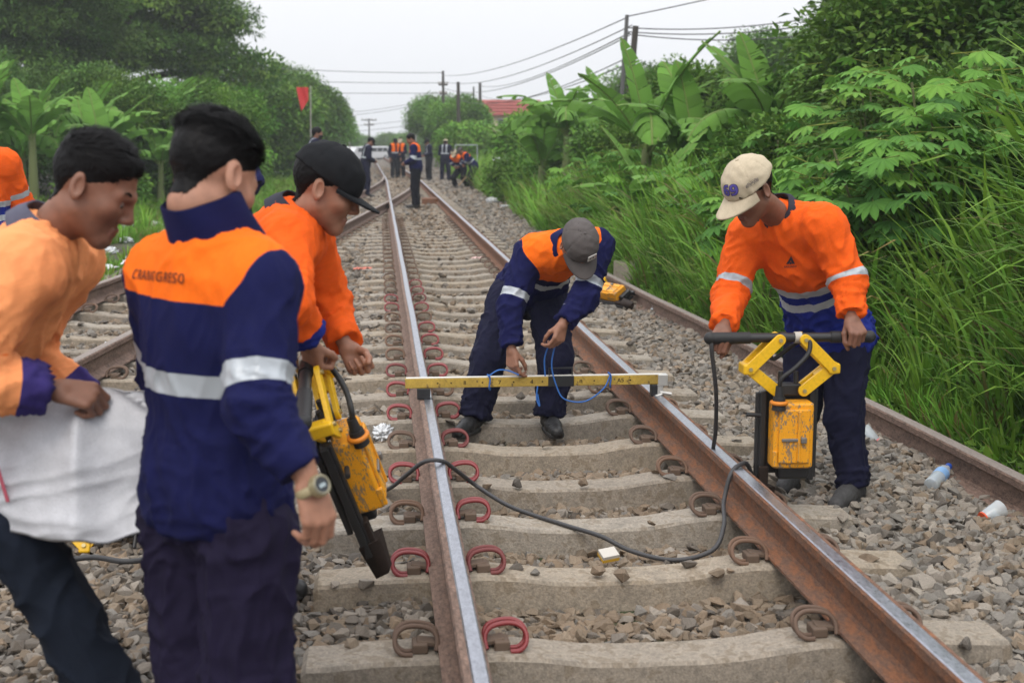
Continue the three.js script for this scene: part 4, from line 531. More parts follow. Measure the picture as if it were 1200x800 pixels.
  const armT = S => { const a = J['sh' + S], b = J['el' + S], c = J['wr' + S], l1 = a.distanceTo(b), u = b.clone().sub(a).normalize(), v = c.clone().sub(b).normalize(), d1 = cap(a, b, 0), d2 = cap(b, c, 0); return (x, y, z) => { const t1 = (x - a.x) * u.x + (y - a.y) * u.y + (z - a.z) * u.z, t2 = (x - b.x) * v.x + (y - b.y) * v.y + (z - b.z) * v.z, w = smooth(-0.02, 0.02, d1(x, y, z) - d2(x, y, z)); return lerp(Math.min(t1, l1 + 0.03), l1 + t2, w); }; };
  const ctx = { J, T, AR, s, aT: { L: armT('L'), R: armT('R') }, lenU: { L: J.shL.distanceTo(J.elL), R: J.shR.distanceTo(J.elR) }, up: (x, y, z) => (x - J.pel.x) * up.x + (y - J.pel.y) * up.y + (z - J.pel.z) * up.z, spine: J.neck.distanceTo(J.pel), lat: (x, y, z) => (x - J.chest.x) * cL.x + (y - J.chest.y) * cL.y + (z - J.chest.z) * cL.z, fwd: (x, y, z) => (x - J.chest.x) * cF.x + (y - J.chest.y) * cF.y + (z - J.chest.z) * cF.z, HI };
  ctx.sleeve = S => (x, y, z) => ctx.T(x, y, z) - AR[S](x, y, z);
  const wr = (sd, amp) => { // folds run across each limb, deepest at the joints and at the hem
    const gs = []; for (const S of ['L', 'R']) { const a = J['sh' + S], b = J['el' + S], c = J['wr' + S]; gs.push({ d: cap(a, b, 0.05), ax: b.clone().sub(a).normalize(), amp: (x, y, z) => [0.7, 1.0 * Math.exp(-b.distanceToSquared(tv.set(x, y, z)) / 0.008)] }, { d: cap(b, c, 0.04), ax: c.clone().sub(b).normalize(), amp: (x, y, z) => [0.6, 0.9 * Math.exp(-b.distanceToSquared(tv.set(x, y, z)) / 0.008) + 0.7 * Math.exp(-c.distanceToSquared(tv.set(x, y, z)) / 0.008)] }); }
    gs.push({ d: (x, y, z) => T(x, y, z) + 0.006, ax: up, amp: (x, y, z) => { const t = smooth(0.5, 0.0, ctx.up(x, y, z) / ctx.spine); return [0.55 + 0.3 * t, 0.30 * t]; } });
    return foldFn(gs, sd, amp);
  };
  let sg = (() => { const [lo, hi] = box3([J.shL, J.shR, J.elL, J.elR, J.wrL, J.wrR, J.neck, J.chest, J.pel], 0.2 * s); return nets(SF, lo, hi, q); })();
  if (sh.folds !== 0) push(sg, wr(o.seed ?? 1, (sh.folds ?? 1) * 0.0145 * s));
  for (const [name, m, f, label] of (sh.parts ? sh.parts(ctx) : [])) { const [rest, piece] = split(sg, f); if (piece) for (const pc of near ? pieces(piece) : [piece]) { pc.deleteAttribute('uv'); const pm = add(name, pc, m); if (label) pm.userData.label = label; } if (rest) sg = rest; }
  const shirt = add('shirt', sg, sh.mat); root.userData.shirt = shirt;
  if (sh.collar) { // a standing or folded collar round the neck
    const cg = [], NA = 40, pos = [], idx = [], c0 = off(J.neck, cUp, sh.collarDrop ?? 0.012), ny = mid(cUp, nb.clone().sub(J.neck).normalize(), sh.collarTilt ?? 0.6).normalize(), nf = cF.clone().addScaledVector(ny, -cF.dot(ny)).normalize(), nl = V().crossVectors(ny, nf), hgt = sh.collarH ?? 0.046;
    const prof = sh.collarFold ? [[0, 0.071], [hgt * 0.95, 0.064], [hgt * 1.05, 0.069], [hgt * 0.35, 0.086], [-0.012, 0.094], [-0.012, 0.089], [hgt * 0.2, 0.08]] : [[-0.025, 0.094], [hgt * 0.5, 0.083], [hgt, 0.081], [hgt * 1.03, 0.076], [hgt * 0.5, 0.076], [-0.02, 0.082]];
    const open = sh.collarOpen ?? 0.25;
    for (let i = 0; i <= NA; i++) { const a = lerp(open, Math.PI * 2 - open, i / NA), fr = Math.max(0, Math.cos(a)); for (const [h, r] of prof) { const rr = r * s * (1 + 0.04 * Math.sin(a * 5 + h * 40)), dh = -0.030 * fr * fr + (sh.collarFold && h < 0.02 ? -0.014 * Math.pow(fr, 6) : 0), p = c0.clone().addScaledVector(ny, (h + dh) * s).addScaledVector(nf, Math.cos(a) * rr * 1.06).addScaledVector(nl, Math.sin(a) * rr); pos.push(p.x, p.y, p.z); } }
    const K = prof.length; for (let i = 0; i < NA; i++) for (let k = 0; k < K; k++) { const a = i * K + k, b = i * K + (k + 1) % K; idx.push(a, a + K, b, b, a + K, b + K); } for (const e of [0, NA]) for (let k = 1; k < K - 1; k++) e ? idx.push(e * K, e * K + k + 1, e * K + k) : idx.push(0, k, k + 1);
    const g = new THREE.BufferGeometry(); g.setAttribute('position', new THREE.Float32BufferAttribute(pos, 3)); g.setIndex(idx); g.computeVertexNormals(); add('collar', g, sh.collar);
  }
  // ---- trousers
  const tr = o.trousers, LG = {}; for (const S of ['L', 'R']) { const d = J['an' + S].clone().sub(J['kn' + S]).normalize(), end = off(J['an' + S], d, tr.cuff ?? 0.01), u = uni(leg(S, (tr.off ?? 0.012), tr.r ?? [0.092, 0.070, 0.069, 0.062]), 0.035); LG[S] = (x, y, z) => smax(u(x, y, z), (x - end.x) * d.x + (y - end.y) * d.y + (z - end.z) * d.z, 0.008); }
  const pe = ell(off(J.pel, pUp, -0.03), [0.152 * s, 0.14 * s, 0.112 * s], pL, pUp, pF), TF = (x, y, z) => smin(smin(pe(x, y, z), LG.L(x, y, z), 0.04), LG.R(x, y, z), 0.025);
  { const [lo, hi] = box3([J.pel, J.hipL, J.hipR, J.knL, J.knR, J.anL, J.anR], 0.2 * s); let g = nets(TF, lo, hi, q); const gs = []; for (const S of ['L', 'R']) { const a = J['hip' + S], b = J['kn' + S], c = J['an' + S]; gs.push({ d: cap(a, b, 0.08, 0.06), ax: b.clone().sub(a).normalize(), amp: (x, y, z) => [0.9, 0.5 * Math.exp(-b.distanceToSquared(tv.set(x, y, z)) / 0.012) + 0.4 * Math.exp(-a.distanceToSquared(tv.set(x, y, z)) / 0.015)] }, { d: cap(b, c, 0.06, 0.055), ax: c.clone().sub(b).normalize(), amp: (x, y, z) => [0.9, 0.5 * Math.exp(-b.distanceToSquared(tv.set(x, y, z)) / 0.012) + 0.9 * Math.exp(-c.distanceToSquared(tv.set(x, y, z)) / 0.012)] }); } push(g, foldFn(gs, (o.seed ?? 1) + 40, 0.013 * s * (tr.folds ?? 1))); add('trousers', g, tr.mat); }
  // ---- shoes
  for (const S of ['L', 'R']) {
    if (!J['toe' + S]) continue; const an = J['an' + S], toe = J['toe' + S], fy = V(0, 1, 0), fz = toe.clone().sub(an).setY(0).normalize(), fx = V().crossVectors(fy, fz), gy = toe.y, heel = off(V(an.x, gy, an.z), fz, -0.055 * s);
    const at = (z, y, x = 0) => heel.clone().addScaledVector(fz, z * s).addScaledVector(fy, y * s).addScaledVector(fx, x * s);
    const up_ = uni([cap(at(0.035, 0.05), at(0.05, 0.085), 0.040 * s, 0.042 * s), cap(at(0.04, 0.045), at(0.15, 0.040), 0.038 * s, 0.040 * s), cap(at(0.15, 0.040), at(0.235, 0.030), 0.040 * s, 0.033 * s), cap(at(0.06, 0.08), at(0.13, 0.055), 0.034 * s, 0.03 * s)], 0.02), F = (x, y, z) => smax(up_(x, y, z), gy + 0.012 * s - y, 0.004), so = uni([cap(at(0.03, 0.016), at(0.12, 0.016), 0.041 * s, 0.040 * s), cap(at(0.12, 0.016), at(0.22, 0.016), 0.042 * s, 0.040 * s)], 0.01), G = (x, y, z) => smax(smax(so(x, y, z), y - gy - 0.024 * s, 0.003), gy - y, 0.003);
    const [lo, hi] = box3([at(0, 0), at(0.27, 0), at(0.05, 0.13)], 0.06); const g = nets(F, lo, hi, near ? 0.006 : 0.012); if (near) push(g, (x, y, z) => 0.0018 * sn(x * 70, y * 70, z * 70)); const shoe = add('shoe', g, o.shoe ?? M.shoe); const sl = nets(G, lo, hi, near ? 0.006 : 0.012); add('sole', sl, M.sole, shoe);
    if (near) { const lg = []; for (let i = 0; i < 4; i++) { const z = 0.095 + i * 0.022, y = 0.103 - i * 0.012; lg.push(tube([at(z, y - 0.016, 0.026), at(z + 0.004, y - 0.001, 0.013), at(z, y + 0.003, 0), at(z - 0.003, y - 0.001, -0.013), at(z, y - 0.016, -0.026)].map(p => p.toArray()), 0.0028, 10, 5)); } add('laces', join(lg), M.sole, shoe); }
  }
  root.userData.ctx = ctx; root.userData.add = add; root.userData.HM = HM; return root;
}
function foldFn(gs, sd, amp) { // long soft folds along each limb, cross folds bunched at the joints
  return (x, y, z) => {
    let W = 0, D = 0; const w1 = 0.5 * sn(x * 4 + sd, y * 4, z * 4), w2 = 0.5 * sn(x * 4, y * 4 + sd, z * 4 + 7);
    for (const g of gs) {
      const w = Math.exp(-Math.max(g.d(x, y, z), 0) / 0.018) + 1e-9; if (w < 1e-3 && W > 0) continue;
      const A = g.ax, a = x * A.x + y * A.y + z * A.z, px = x - A.x * a, py = y - A.y * a, pz = z - A.z * a, [lo, jt] = g.amp(x, y, z);
      const al = a * (g.run ?? 3.2), n1 = sn(px * 8 + A.x * al + w1 + sd, py * 8 + A.y * al + w2, pz * 8 + A.z * al), n3 = sn(px * 17 + A.x * al * 1.8 + w2, py * 17 + A.y * al * 1.8 + sd, pz * 17 + A.z * al * 1.8 + w1);
      let d = lo * (ridge(n1) * 0.75 + ridge(n3) * 0.36);
      if (jt > 0.03) { const ac = a * 17; d += jt * ridge(sn(px * 5 + A.x * ac + w1 * 1.6, py * 5 + A.y * ac + w2 * 1.6 + sd, pz * 5 + A.z * ac)); }
      D += w * d; W += w;
    }
    return amp * D / W;
  };
}
const clean = r => { for (const k of ['ctx', 'add', 'HM', 'capFrame', 'crown', 'shirt']) delete r.userData[k]; };
// ------------------------------------------------------------------ the near crew
const band = (f, t0, w) => (x, y, z) => w / 2 - Math.abs(f(x, y, z) - t0);
const both = (...fs) => (x, y, z) => { let m = 9; for (const f of fs) m = Math.min(m, f(x, y, z)); return m; };
const neg = f => (x, y, z) => -f(x, y, z);
// navy work shirt: orange shoulder yoke, reflective bands round sleeves and chest
const yokeShirt = (yoke, armBand, chestBand, or = M.orange, w = 0.045) => c => [
  ['reflective_band', M.band, both(band(c.aT.R, armBand, w), c.sleeve('R'))], ['reflective_band', M.band, both(band(c.aT.L, armBand, w), c.sleeve('L'))],
  ['reflective_band', M.band, both(band(c.up, chestBand, w), c.fwd, neg(c.sleeve('L')), neg(c.sleeve('R')))], ['reflective_band', M.band, both(band(c.up, chestBand, w), neg(c.fwd), neg(c.sleeve('L')), neg(c.sleeve('R')))],
  ['shoulder_yoke', or, both((x, y, z) => c.up(x, y, z) - yoke, neg(c.sleeve('L')), neg(c.sleeve('R')))]];
// orange work shirt with blue lower body
const orangeShirt = (b1, b2, back, arm, blue = M.royal, w = 0.032) => c => {
  const body = both(neg(c.sleeve('L')), neg(c.sleeve('R'))), line = (x, y, z) => b1 + back * smooth(0.02, -0.10, c.fwd(x, y, z));
  const h = (x, y, z) => c.up(x, y, z) - line(x, y, z);
  return [['reflective_band', M.band, both(band(c.aT.R, arm, w), c.sleeve('R'))], ['reflective_band', M.band, both(band(c.aT.L, arm, w), c.sleeve('L'))],
    ['reflective_band', M.band, both(band(h, 0, w), body)], ['reflective_band', M.band, both(band(h, b2 - b1, w), body)], ['lower_panel', blue, both((x, y, z) => -h(x, y, z), body)]];
};
const printOn = (root, target, draw, w, h, pos, look, size, name, upv = V(0, 1, 0)) => { // flat print laid on cloth
  root.updateMatrixWorld(true); const m = new THREE.Matrix4().lookAt(V(0, 0, 0), V(...look).negate(), upv), e = new THREE.Euler().setFromRotationMatrix(m), g = new DecalGeometry(target, V(...pos), e, V(...size));
  const n = g.attributes.normal, p = g.attributes.position; for (let i = 0; i < p.count; i++) p.setXYZ(i, p.getX(i) + n.getX(i) * 0.0015, p.getY(i) + n.getY(i) * 0.0015, p.getZ(i) + n.getZ(i) * 0.0015);
  if (!p.count) console.log('empty print', name);
  g.translate(-root.position.x, -root.position.y, -root.position.z);
  const t = canvasTex(w, h, draw); return mesh(name, g, new THREE.MeshStandardMaterial({ map: t, roughness: 0.85, transparent: true, polygonOffset: true, polygonOffsetFactor: -4 }), root);
};

// man seen from behind, with the wrist watch
const backMan = person({
  label: 'person seen from behind in navy jacket with orange yoke, wearing a wrist watch', s: 0.98, cell: 0.0075, seed: 2, skin: 'c', headCell: 0.0034, floor: -0.24,
  j: { pel: [-1.117, 0.495, -2.646], chest: [-1.117, 0.852, -2.629], neck: [-1.103, 1.015, -2.63], head: [-1.102, 1.146, -2.64], shL: [-1.225, 0.932, -2.735], shR: [-1.0, 0.935, -2.535], elL: [-1.243, 0.693, -2.882], elR: [-1.005, 0.715, -2.43], wrL: [-1.056, 0.561, -3.014], wrR: [-0.91, 0.585, -2.362], hipL: [-1.188, 0.429, -2.706], hipR: [-1.045, 0.429, -2.580], knL: [-1.172, 0.09, -2.706], knR: [-1.062, 0.09, -2.596], anL: [-1.177, -0.165, -2.728], anR: [-1.078, -0.165, -2.607], toeL: [-1.056, -0.235, -2.882], toeR: [-0.946, -0.235, -2.772] },
  headF: [0.56, -0.48, -0.66], headU: [0.3, 0.87, -0.36], face: true,
  hair: { top: 0.014, side: 0.003, n: 9000, comb: V(0.25, 0.1, -0.95), len: 0.030, lift: 0.014, seed: 9, cell: 0.0038, wig: 1.3 },
  handR: { dir: [0.25, -0.95, 0.10], palm: [-0.55, -0.25, -0.75], curl: [0.35, 0.42, 0.46, 0.5, 0.52] }, handL: { dir: [0.8, -0.4, -0.3], palm: [-0.3, -0.6, 0.5] },
  shirt: { mat: M.navy, off: 0.012, hem: 0.075, cuff: -0.020, collar: M.navy, collarH: 0.080, collarTilt: 0.7, collarDrop: 0.020, collarOpen: 0.35, folds: 0.8, parts: yokeShirt(0.415, 0.185, 0.25) },
  trousers: { mat: M.trouserPurple, off: 0.010, r: [0.092, 0.082, 0.08, 0.075] },
});
{ // back print and watch
  const yoke = backMan.children.find(o => o.name === 'shoulder_yoke');
  const p = printOn(backMan, yoke, (c, w, h) => { c.clearRect(0, 0, w, h); c.fillStyle = 'rgba(42,24,16,0.82)'; c.font = 'bold 66px sans-serif'; c.textAlign = 'center'; c.textBaseline = 'middle'; c.fillText('CRANGGRESO', w / 2, h / 2, w - 16); }, 512, 96, [-1.212, 0.952, -2.575], [-0.64, 0.1, 0.77], [0.21, 0.040, 0.25], 'back_print');
  p.userData.label = 'blurred dark lettering across the orange yoke';
  const Y = V(0.44, -0.88, 0.16).normalize(), out = V(0.62, 0.30, 0.72); out.addScaledVector(Y, -out.dot(Y)).normalize(); const X = V().crossVectors(Y, out), Wp = V(-0.903, 0.571, -2.359), w = new THREE.Group(); w.name = 'wrist_watch'; backMan.add(w);
  const MM = basis(X, Y, out).setPosition(Wp), ad = (n, g, m, par = w) => backMan.userData.add(n, g.applyMatrix4(MM), m, par);
  const strap = new THREE.TorusGeometry(0.0305, 0.0042, 8, 36); strap.rotateX(Math.PI / 2); strap.scale(1, 2.2, 0.86); ad('strap', strap, std(0.30, 0.25, 0.14, 0.45));
  const kase = ad('case', cyl(0.0205, 0.0225, 0.012, 28, [0, 0, 0.0285], [Math.PI / 2, 0, 0]), std(0.34, 0.29, 0.17, 0.35, { metalness: 0.4 }));
  ad('bezel', put(new THREE.TorusGeometry(0.0165, 0.003, 8, 28), [0, 0, 0.0350]), std(0.22, 0.20, 0.14, 0.3, { metalness: 0.5 }));
  ad('dial', cyl(0.0150, 0.0150, 0.002, 24, [0, 0, 0.0352], [Math.PI / 2, 0, 0]), std(0.012, 0.016, 0.02, 0.15));
  ad('display', box(0.014, 0.007, 0.0006, [0, 0.001, 0.0366]), std(0.30, 0.36, 0.38, 0.3));
}
clean(backMan);

// young man leaning in from the side, holding the sack
const sackMan = person({
  label: 'person in faded orange shirt leaning forward and gripping a white sack', s: 0.95, cell: 0.009, seed: 5, skin: 'a', floor: -0.24,
  j: { pel: [-1.833, 0.469, -2.987], chest: [-1.631, 0.823, -2.943], neck: [-1.509, 1.003, -2.921], head: [-1.389, 1.117, -2.894], shR: [-1.517, 0.943, -2.741], shL: [-1.506, 0.943, -3.117], elR: [-1.637, 0.736, -2.649], wrR: [-1.452, 0.700, -2.725], elL: [-1.66, 0.7, -3.2], wrL: [-1.47, 0.58, -3.15], hipR: [-1.806, 0.436, -2.878], hipL: [-1.828, 0.436, -3.085], knR: [-1.579, 0.365, -2.834], anR: [-1.34, -0.15, -2.83], knL: [-1.82, 0.1, -3.14], anL: [-1.89, -0.16, -3.16], toeR: [-1.15, -0.235, -2.81], toeL: [-1.7, -0.235, -3.14] },
  headF: [0.86, -0.50, 0.06], headU: [0.5, 0.86, 0], hair: { top: 0.010, side: 0.003, n: 6000, comb: V(0.25, 0.25, 0.9), len: 0.028, lift: 0.013, wig: 1.5, seed: 21 },
  handR: { dir: [0.95, -0.22, -0.12], palm: [0.1, -0.75, -0.6], curl: [0.55, 0.62, 0.78, 0.85, 0.9] }, handL: { dir: [0.95, -0.1, 0.1], palm: [0, -1, 0.2], curl: [0.5, 0.8, 0.8, 0.8, 0.8] },
  shirt: { mat: M.faded, off: 0.020, collar: M.slate, collarFold: true, collarH: 0.042, collarTilt: 0.3, folds: 1.1, cuff: -0.02, tk: 0.1,
    parts: c => [['cuff', M.indigo, both((x, y, z) => c.aT.R(x, y, z) - c.lenU.R - 0.128, c.sleeve('R'))], ['cuff', M.indigo, both((x, y, z) => c.aT.L(x, y, z) - c.lenU.L - 0.15, c.sleeve('L'))], ['sleeve_stripe', M.deepOrange, both(band(c.aT.R, c.lenU.R - 0.02, 0.05), c.sleeve('R'))]] },
  trousers: { mat: M.denim, off: 0.010 },
});
clean(sackMan);

// man in the black cap behind, one hand on a tamper
const capMan = person({
  label: 'person in orange shirt and black cap holding a tamping machine by its handle', s: 0.99, cell: 0.009, seed: 8, skin: 'b', floor: -0.24,
  j: { pel: [-1.248, 0.540, -3.920], chest: [-1.108, 0.845, -3.820], neck: [-1.023, 0.985, -3.780], head: [-0.923, 1.085, -3.755], shR: [-1.036, 0.935, -3.620], shL: [-0.998, 0.945, -3.950], elR: [-1.023, 0.790, -3.455], wrR: [-0.973, 0.668, -3.575], elL: [-0.938, 0.720, -4.020], wrL: [-0.878, 0.600, -3.900], hipR: [-1.228, 0.490, -3.830], hipL: [-1.228, 0.490, -4.000], knR: [-1.198, 0.130, -3.840], anR: [-1.258, -0.170, -3.860], knL: [-1.178, 0.130, -4.030], anL: [-1.228, -0.170, -4.050], toeR: [-1.078, -0.240, -3.840], toeL: [-1.058, -0.240, -4.020] },
  headF: [0.90, -0.40, 0.02], headU: [0.4, 0.9, 0.05], hair: { top: 0.002, side: 0.004, n: 1500, len: 0.012 }, cap: { color: 'black', len: 0.074, flat: 0.75, tall: 0.094, tilt: 0.10 },
  handR: { dir: [0.15, -0.85, -0.3], palm: [0.6, -0.2, -0.7], curl: [0.6, 0.8, 0.85, 0.85, 0.85] }, handL: { dir: [0.5, -0.8, 0.3], palm: [0.3, 0, 0.9], curl: [0.6, 0.8, 0.8, 0.8, 0.8] },
  shirt: { mat: M.orange2, off: 0.018, collar: M.charcoal, collarFold: true, collarH: 0.046, collarTilt: 0.35, folds: 1.1, cuff: -0.015, parts: c => [['cuff', M.royal, both((x, y, z) => c.aT.R(x, y, z) - c.lenU.R - 0.105, c.sleeve('R'))], ['lower_panel', M.royal, both((x, y, z) => 0.15 - c.up(x, y, z), neg(c.sleeve('L')), neg(c.sleeve('R')))]] },
  trousers: { mat: M.trouser },
});
clean(capMan);

// man bending over the track gauge
const gaugeMan = person({
  label: 'person in navy jacket and grey cap bending over the yellow track gauge', s: 1.0, cell: 0.0095, seed: 12, skin: 'b', floor: -0.235,
  j: { pel: [0.005, 0.455, -6.63], chest: [0.075, 0.650, -6.33], neck: [0.118, 0.705, -6.16], head: [0.165, 0.735, -6.01], shR: [-0.050, 0.672, -6.22], shL: [0.285, 0.722, -6.17], elR: [-0.150, 0.425, -6.13], wrR: [-0.152, 0.235, -6.05], elL: [0.195, 0.478, -6.03], wrL: [0.082, 0.368, -5.95], hipR: [-0.112, 0.42, -6.60], hipL: [0.085, 0.415, -6.56], knR: [-0.230, 0.135, -6.42], anR: [-0.310, -0.155, -6.36], knL: [0.108, 0.120, -6.38], anL: [0.072, -0.150, -6.34], toeR: [-0.42, -0.235, -6.17], toeL: [0.09, -0.235, -6.10] },
  headF: [0.16, -0.90, 0.40], headU: [0.10, 0.42, 0.90], hair: { top: 0.002, side: 0.007, n: 1200, len: 0.012 }, cap: { color: 'greyCap', len: 0.075, flat: 0.15, tall: 0.092 },
  handR: { dir: [0.05, -0.97, 0.2], palm: [0.75, -0.2, -0.6], curl: [0.45, 0.35, 0.5, 0.6, 0.65] }, handL: { dir: [-0.30, -0.88, 0.25], palm: [-0.55, 0.1, -0.8], curl: [0.5, 0.45, 0.55, 0.6, 0.65] },
  shirt: { mat: M.navy, off: 0.016, hem: 0.06, collar: M.navy, collarFold: true, collarH: 0.04, collarTilt: 0.3, folds: 1.2, parts: yokeShirt(0.335, 0.215, 0.245, M.orange, 0.04) },
  trousers: { mat: M.trouser, off: 0.014, r: [0.094, 0.072, 0.07, 0.066] },
});
{ // badge on the cap
  const c = gaugeMan.getObjectByName('cap'), MM = gaugeMan.userData.capFrame, place = new THREE.Matrix4().compose(V(0.026, 0.066, 0.0885), new THREE.Quaternion().setFromEuler(new THREE.Euler(-0.36, 0.33, 0.05)), V(1, 1, 1)), K = MM.clone().multiply(place);
  gaugeMan.userData.add('badge', rbox(0.047, 0.030, 0.004, 0.0015).applyMatrix4(K), std(0.50, 0.48, 0.46, 0.7), c);
  const g = new THREE.PlaneGeometry(0.043, 0.026); g.translate(0, 0, 0.0032); g.applyMatrix4(K);
  gaugeMan.userData.add('badge_print', g, new THREE.MeshStandardMaterial({ roughness: 0.8, map: canvasTex(128, 80, (x, w, h) => { x.fillStyle = '#bdb9b4'; x.fillRect(0, 0, w, h); x.font = 'bold italic 64px sans-serif'; x.textBaseline = 'middle'; x.fillStyle = '#3a3a52'; x.fillText('K', 6, 42); x.fillText('A', 48, 42); x.fillStyle = '#a03a2c'; x.fillText('I', 98, 42); x.fillRect(74, 50, 22, 8); }) }), c);
}
clean(gaugeMan);

// man on the other side working the tamper
const tamperMan = person({
  label: 'person in orange and blue shirt and beige cap pressing down on a tamping machine', s: 0.99, cell: 0.009, seed: 15, skin: 'd', floor: -0.225,
  j: { pel: [1.085, 0.43, -5.1], chest: [0.895, 0.755, -4.93], neck: [0.77, 0.93, -4.855], head: [0.608, 1.04, -4.71], shR: [0.685, 0.842, -4.99], shL: [0.925, 0.895, -4.75], elR: [0.595, 0.615, -4.90], wrR: [0.512, 0.528, -4.675], elL: [1.000, 0.690, -4.70], wrL: [0.980, 0.565, -4.600], hipL: [1.13, 0.385, -5.04], hipR: [1.0, 0.385, -5.13], knL: [1.085, 0.105, -4.92], anL: [1.120, -0.148, -4.87], knR: [0.955, 0.115, -5.06], anR: [0.970, -0.14, -5.16], toeL: [0.985, -0.225, -4.72], toeR: [0.88, -0.225, -5.02] },
  headF: [-0.74, -0.60, 0.30], headU: [-0.5, 0.8, 0.28], hair: { top: 0.002, side: 0.005, n: 1500, len: 0.012 }, cap: { color: 'beige', len: 0.078, flat: 0.25, tall: 0.094, tilt: 0.0 },
  handR: { dir: [-0.35, -0.45, 0.75], palm: [-0.1, -0.8, -0.45], curl: [0.5, 0.8, 0.85, 0.9, 0.9] }, handL: { dir: [0.05, -0.6, 0.75], palm: [-0.1, -0.75, -0.55], curl: [0.5, 0.8, 0.85, 0.9, 0.9] },
  shirt: { mat: M.orange2, off: 0.017, hem: 0.06, collar: M.charcoal, collarFold: true, collarH: 0.044, collarTilt: 0.3, folds: 1.15, parts: orangeShirt(0.325, 0.250, 0.09, 0.205, M.royal, 0.036) },
  trousers: { mat: M.trouser, off: 0.008, r: [0.088, 0.066, 0.062, 0.058] }, shoe: M.shoeGrey,
});
{ // 69 and a scrawl stitched on the cap, small logo on the chest
  const CM = tamperMan.userData.capFrame, crown = tamperMan.userData.crown, at = (x, y, z) => V(x, y, z).applyMatrix4(CM).toArray(), dr = (x, y, z) => V(x, y, z).transformDirection(CM).toArray(), up = V(0, 1, 0).transformDirection(CM);
  printOn(tamperMan, crown, (c, w, h) => { c.clearRect(0, 0, w, h); c.font = 'bold 118px sans-serif'; c.textAlign = 'center'; c.textBaseline = 'middle'; c.lineWidth = 9; c.strokeStyle = '#26214a'; c.fillStyle = '#4c4390'; c.strokeText('69', w / 2, h / 2 + 4); c.fillText('69', w / 2, h / 2 + 4); }, 192, 144, at(0.020, 0.070, 0.091), dr(0.2, 0.30, 0.93), [0.098, 0.066, 0.07], 'cap_number', up);
  printOn(tamperMan, crown, (c, w, h) => { c.clearRect(0, 0, w, h); c.strokeStyle = 'rgba(62,58,74,0.9)'; c.lineWidth = 5; c.beginPath(); for (let i = 0; i < 60; i++) { const x = 16 + i * 3.7, y = h / 2 + Math.sin(i * 1.05) * 22 + Math.sin(i * 0.37) * 8; i ? c.lineTo(x, y) : c.moveTo(x, y); } c.stroke(); c.lineWidth = 3; c.beginPath(); c.ellipse(w / 2, h / 2, 112, 34, 0, 0, 7); c.stroke(); }, 256, 100, at(0.080, 0.062, 0.028), dr(0.92, 0.28, 0.30), [0.062, 0.026, 0.06], 'cap_stitching', up);
  const sh = tamperMan.userData.shirt;
  printOn(tamperMan, sh, (c, w, h) => { c.clearRect(0, 0, w, h); c.fillStyle = '#2a2530'; c.beginPath(); c.moveTo(64, 10); c.lineTo(98, 66); c.lineTo(78, 66); c.lineTo(64, 40); c.lineTo(50, 66); c.lineTo(30, 66); c.fill(); c.fillRect(56, 52, 16, 16); c.font = 'bold 20px sans-serif'; c.textAlign = 'center'; c.fillText('RAILINDO', 64, 92, 110); }, 128, 100, [0.795, 0.775, -4.76], [-0.25, 0.25, 0.93], [0.062, 0.048, 0.2], 'chest_logo');
}
clean(tamperMan);
// ------------------------------------------------------------------ tamping machines
const yellowTex = noiseTex(256, (a, b, c) => { const w = smooth(0.57, 0.62, a * 0.45 + b * 0.43 + c * 0.12), v = 0.94 + (c - 0.5) * 0.16; return [lerp(246, 150, w) * v, lerp(178, 132, w) * v, lerp(20, 104, w) * v]; }, true, 41);
const yellowClean = noiseTex(256, (a, b, c) => { const w = smooth(0.66, 0.74, b * 0.5 + c * 0.5), v = 0.95 + (c - 0.5) * 0.12; return [lerp(246, 140, w) * v, lerp(196, 122, w) * v, lerp(22, 60, w) * v]; }, true, 42);
const TM = { link: std(0.92, 0.90, 0.9, 0.42, { map: yellowClean }), box: std(0.94, 0.82, 0.8, 0.5, { map: yellowTex }), black: std(0.016, 0.016, 0.017, 0.45), rubber: std(0.013, 0.013, 0.014, 0.62), steel: std(0.20, 0.19, 0.18, 0.55, { metalness: 0.6 }), bolt: std(0.45, 0.38, 0.2, 0.4, { metalness: 0.7 }), blade: std(0.12, 0.10, 0.085, 0.7, { metalness: 0.3, map: paleRustTex }), grey: std(0.23, 0.23, 0.22, 0.6), orange: std(0.62, 0.20, 0.012, 0.5) };
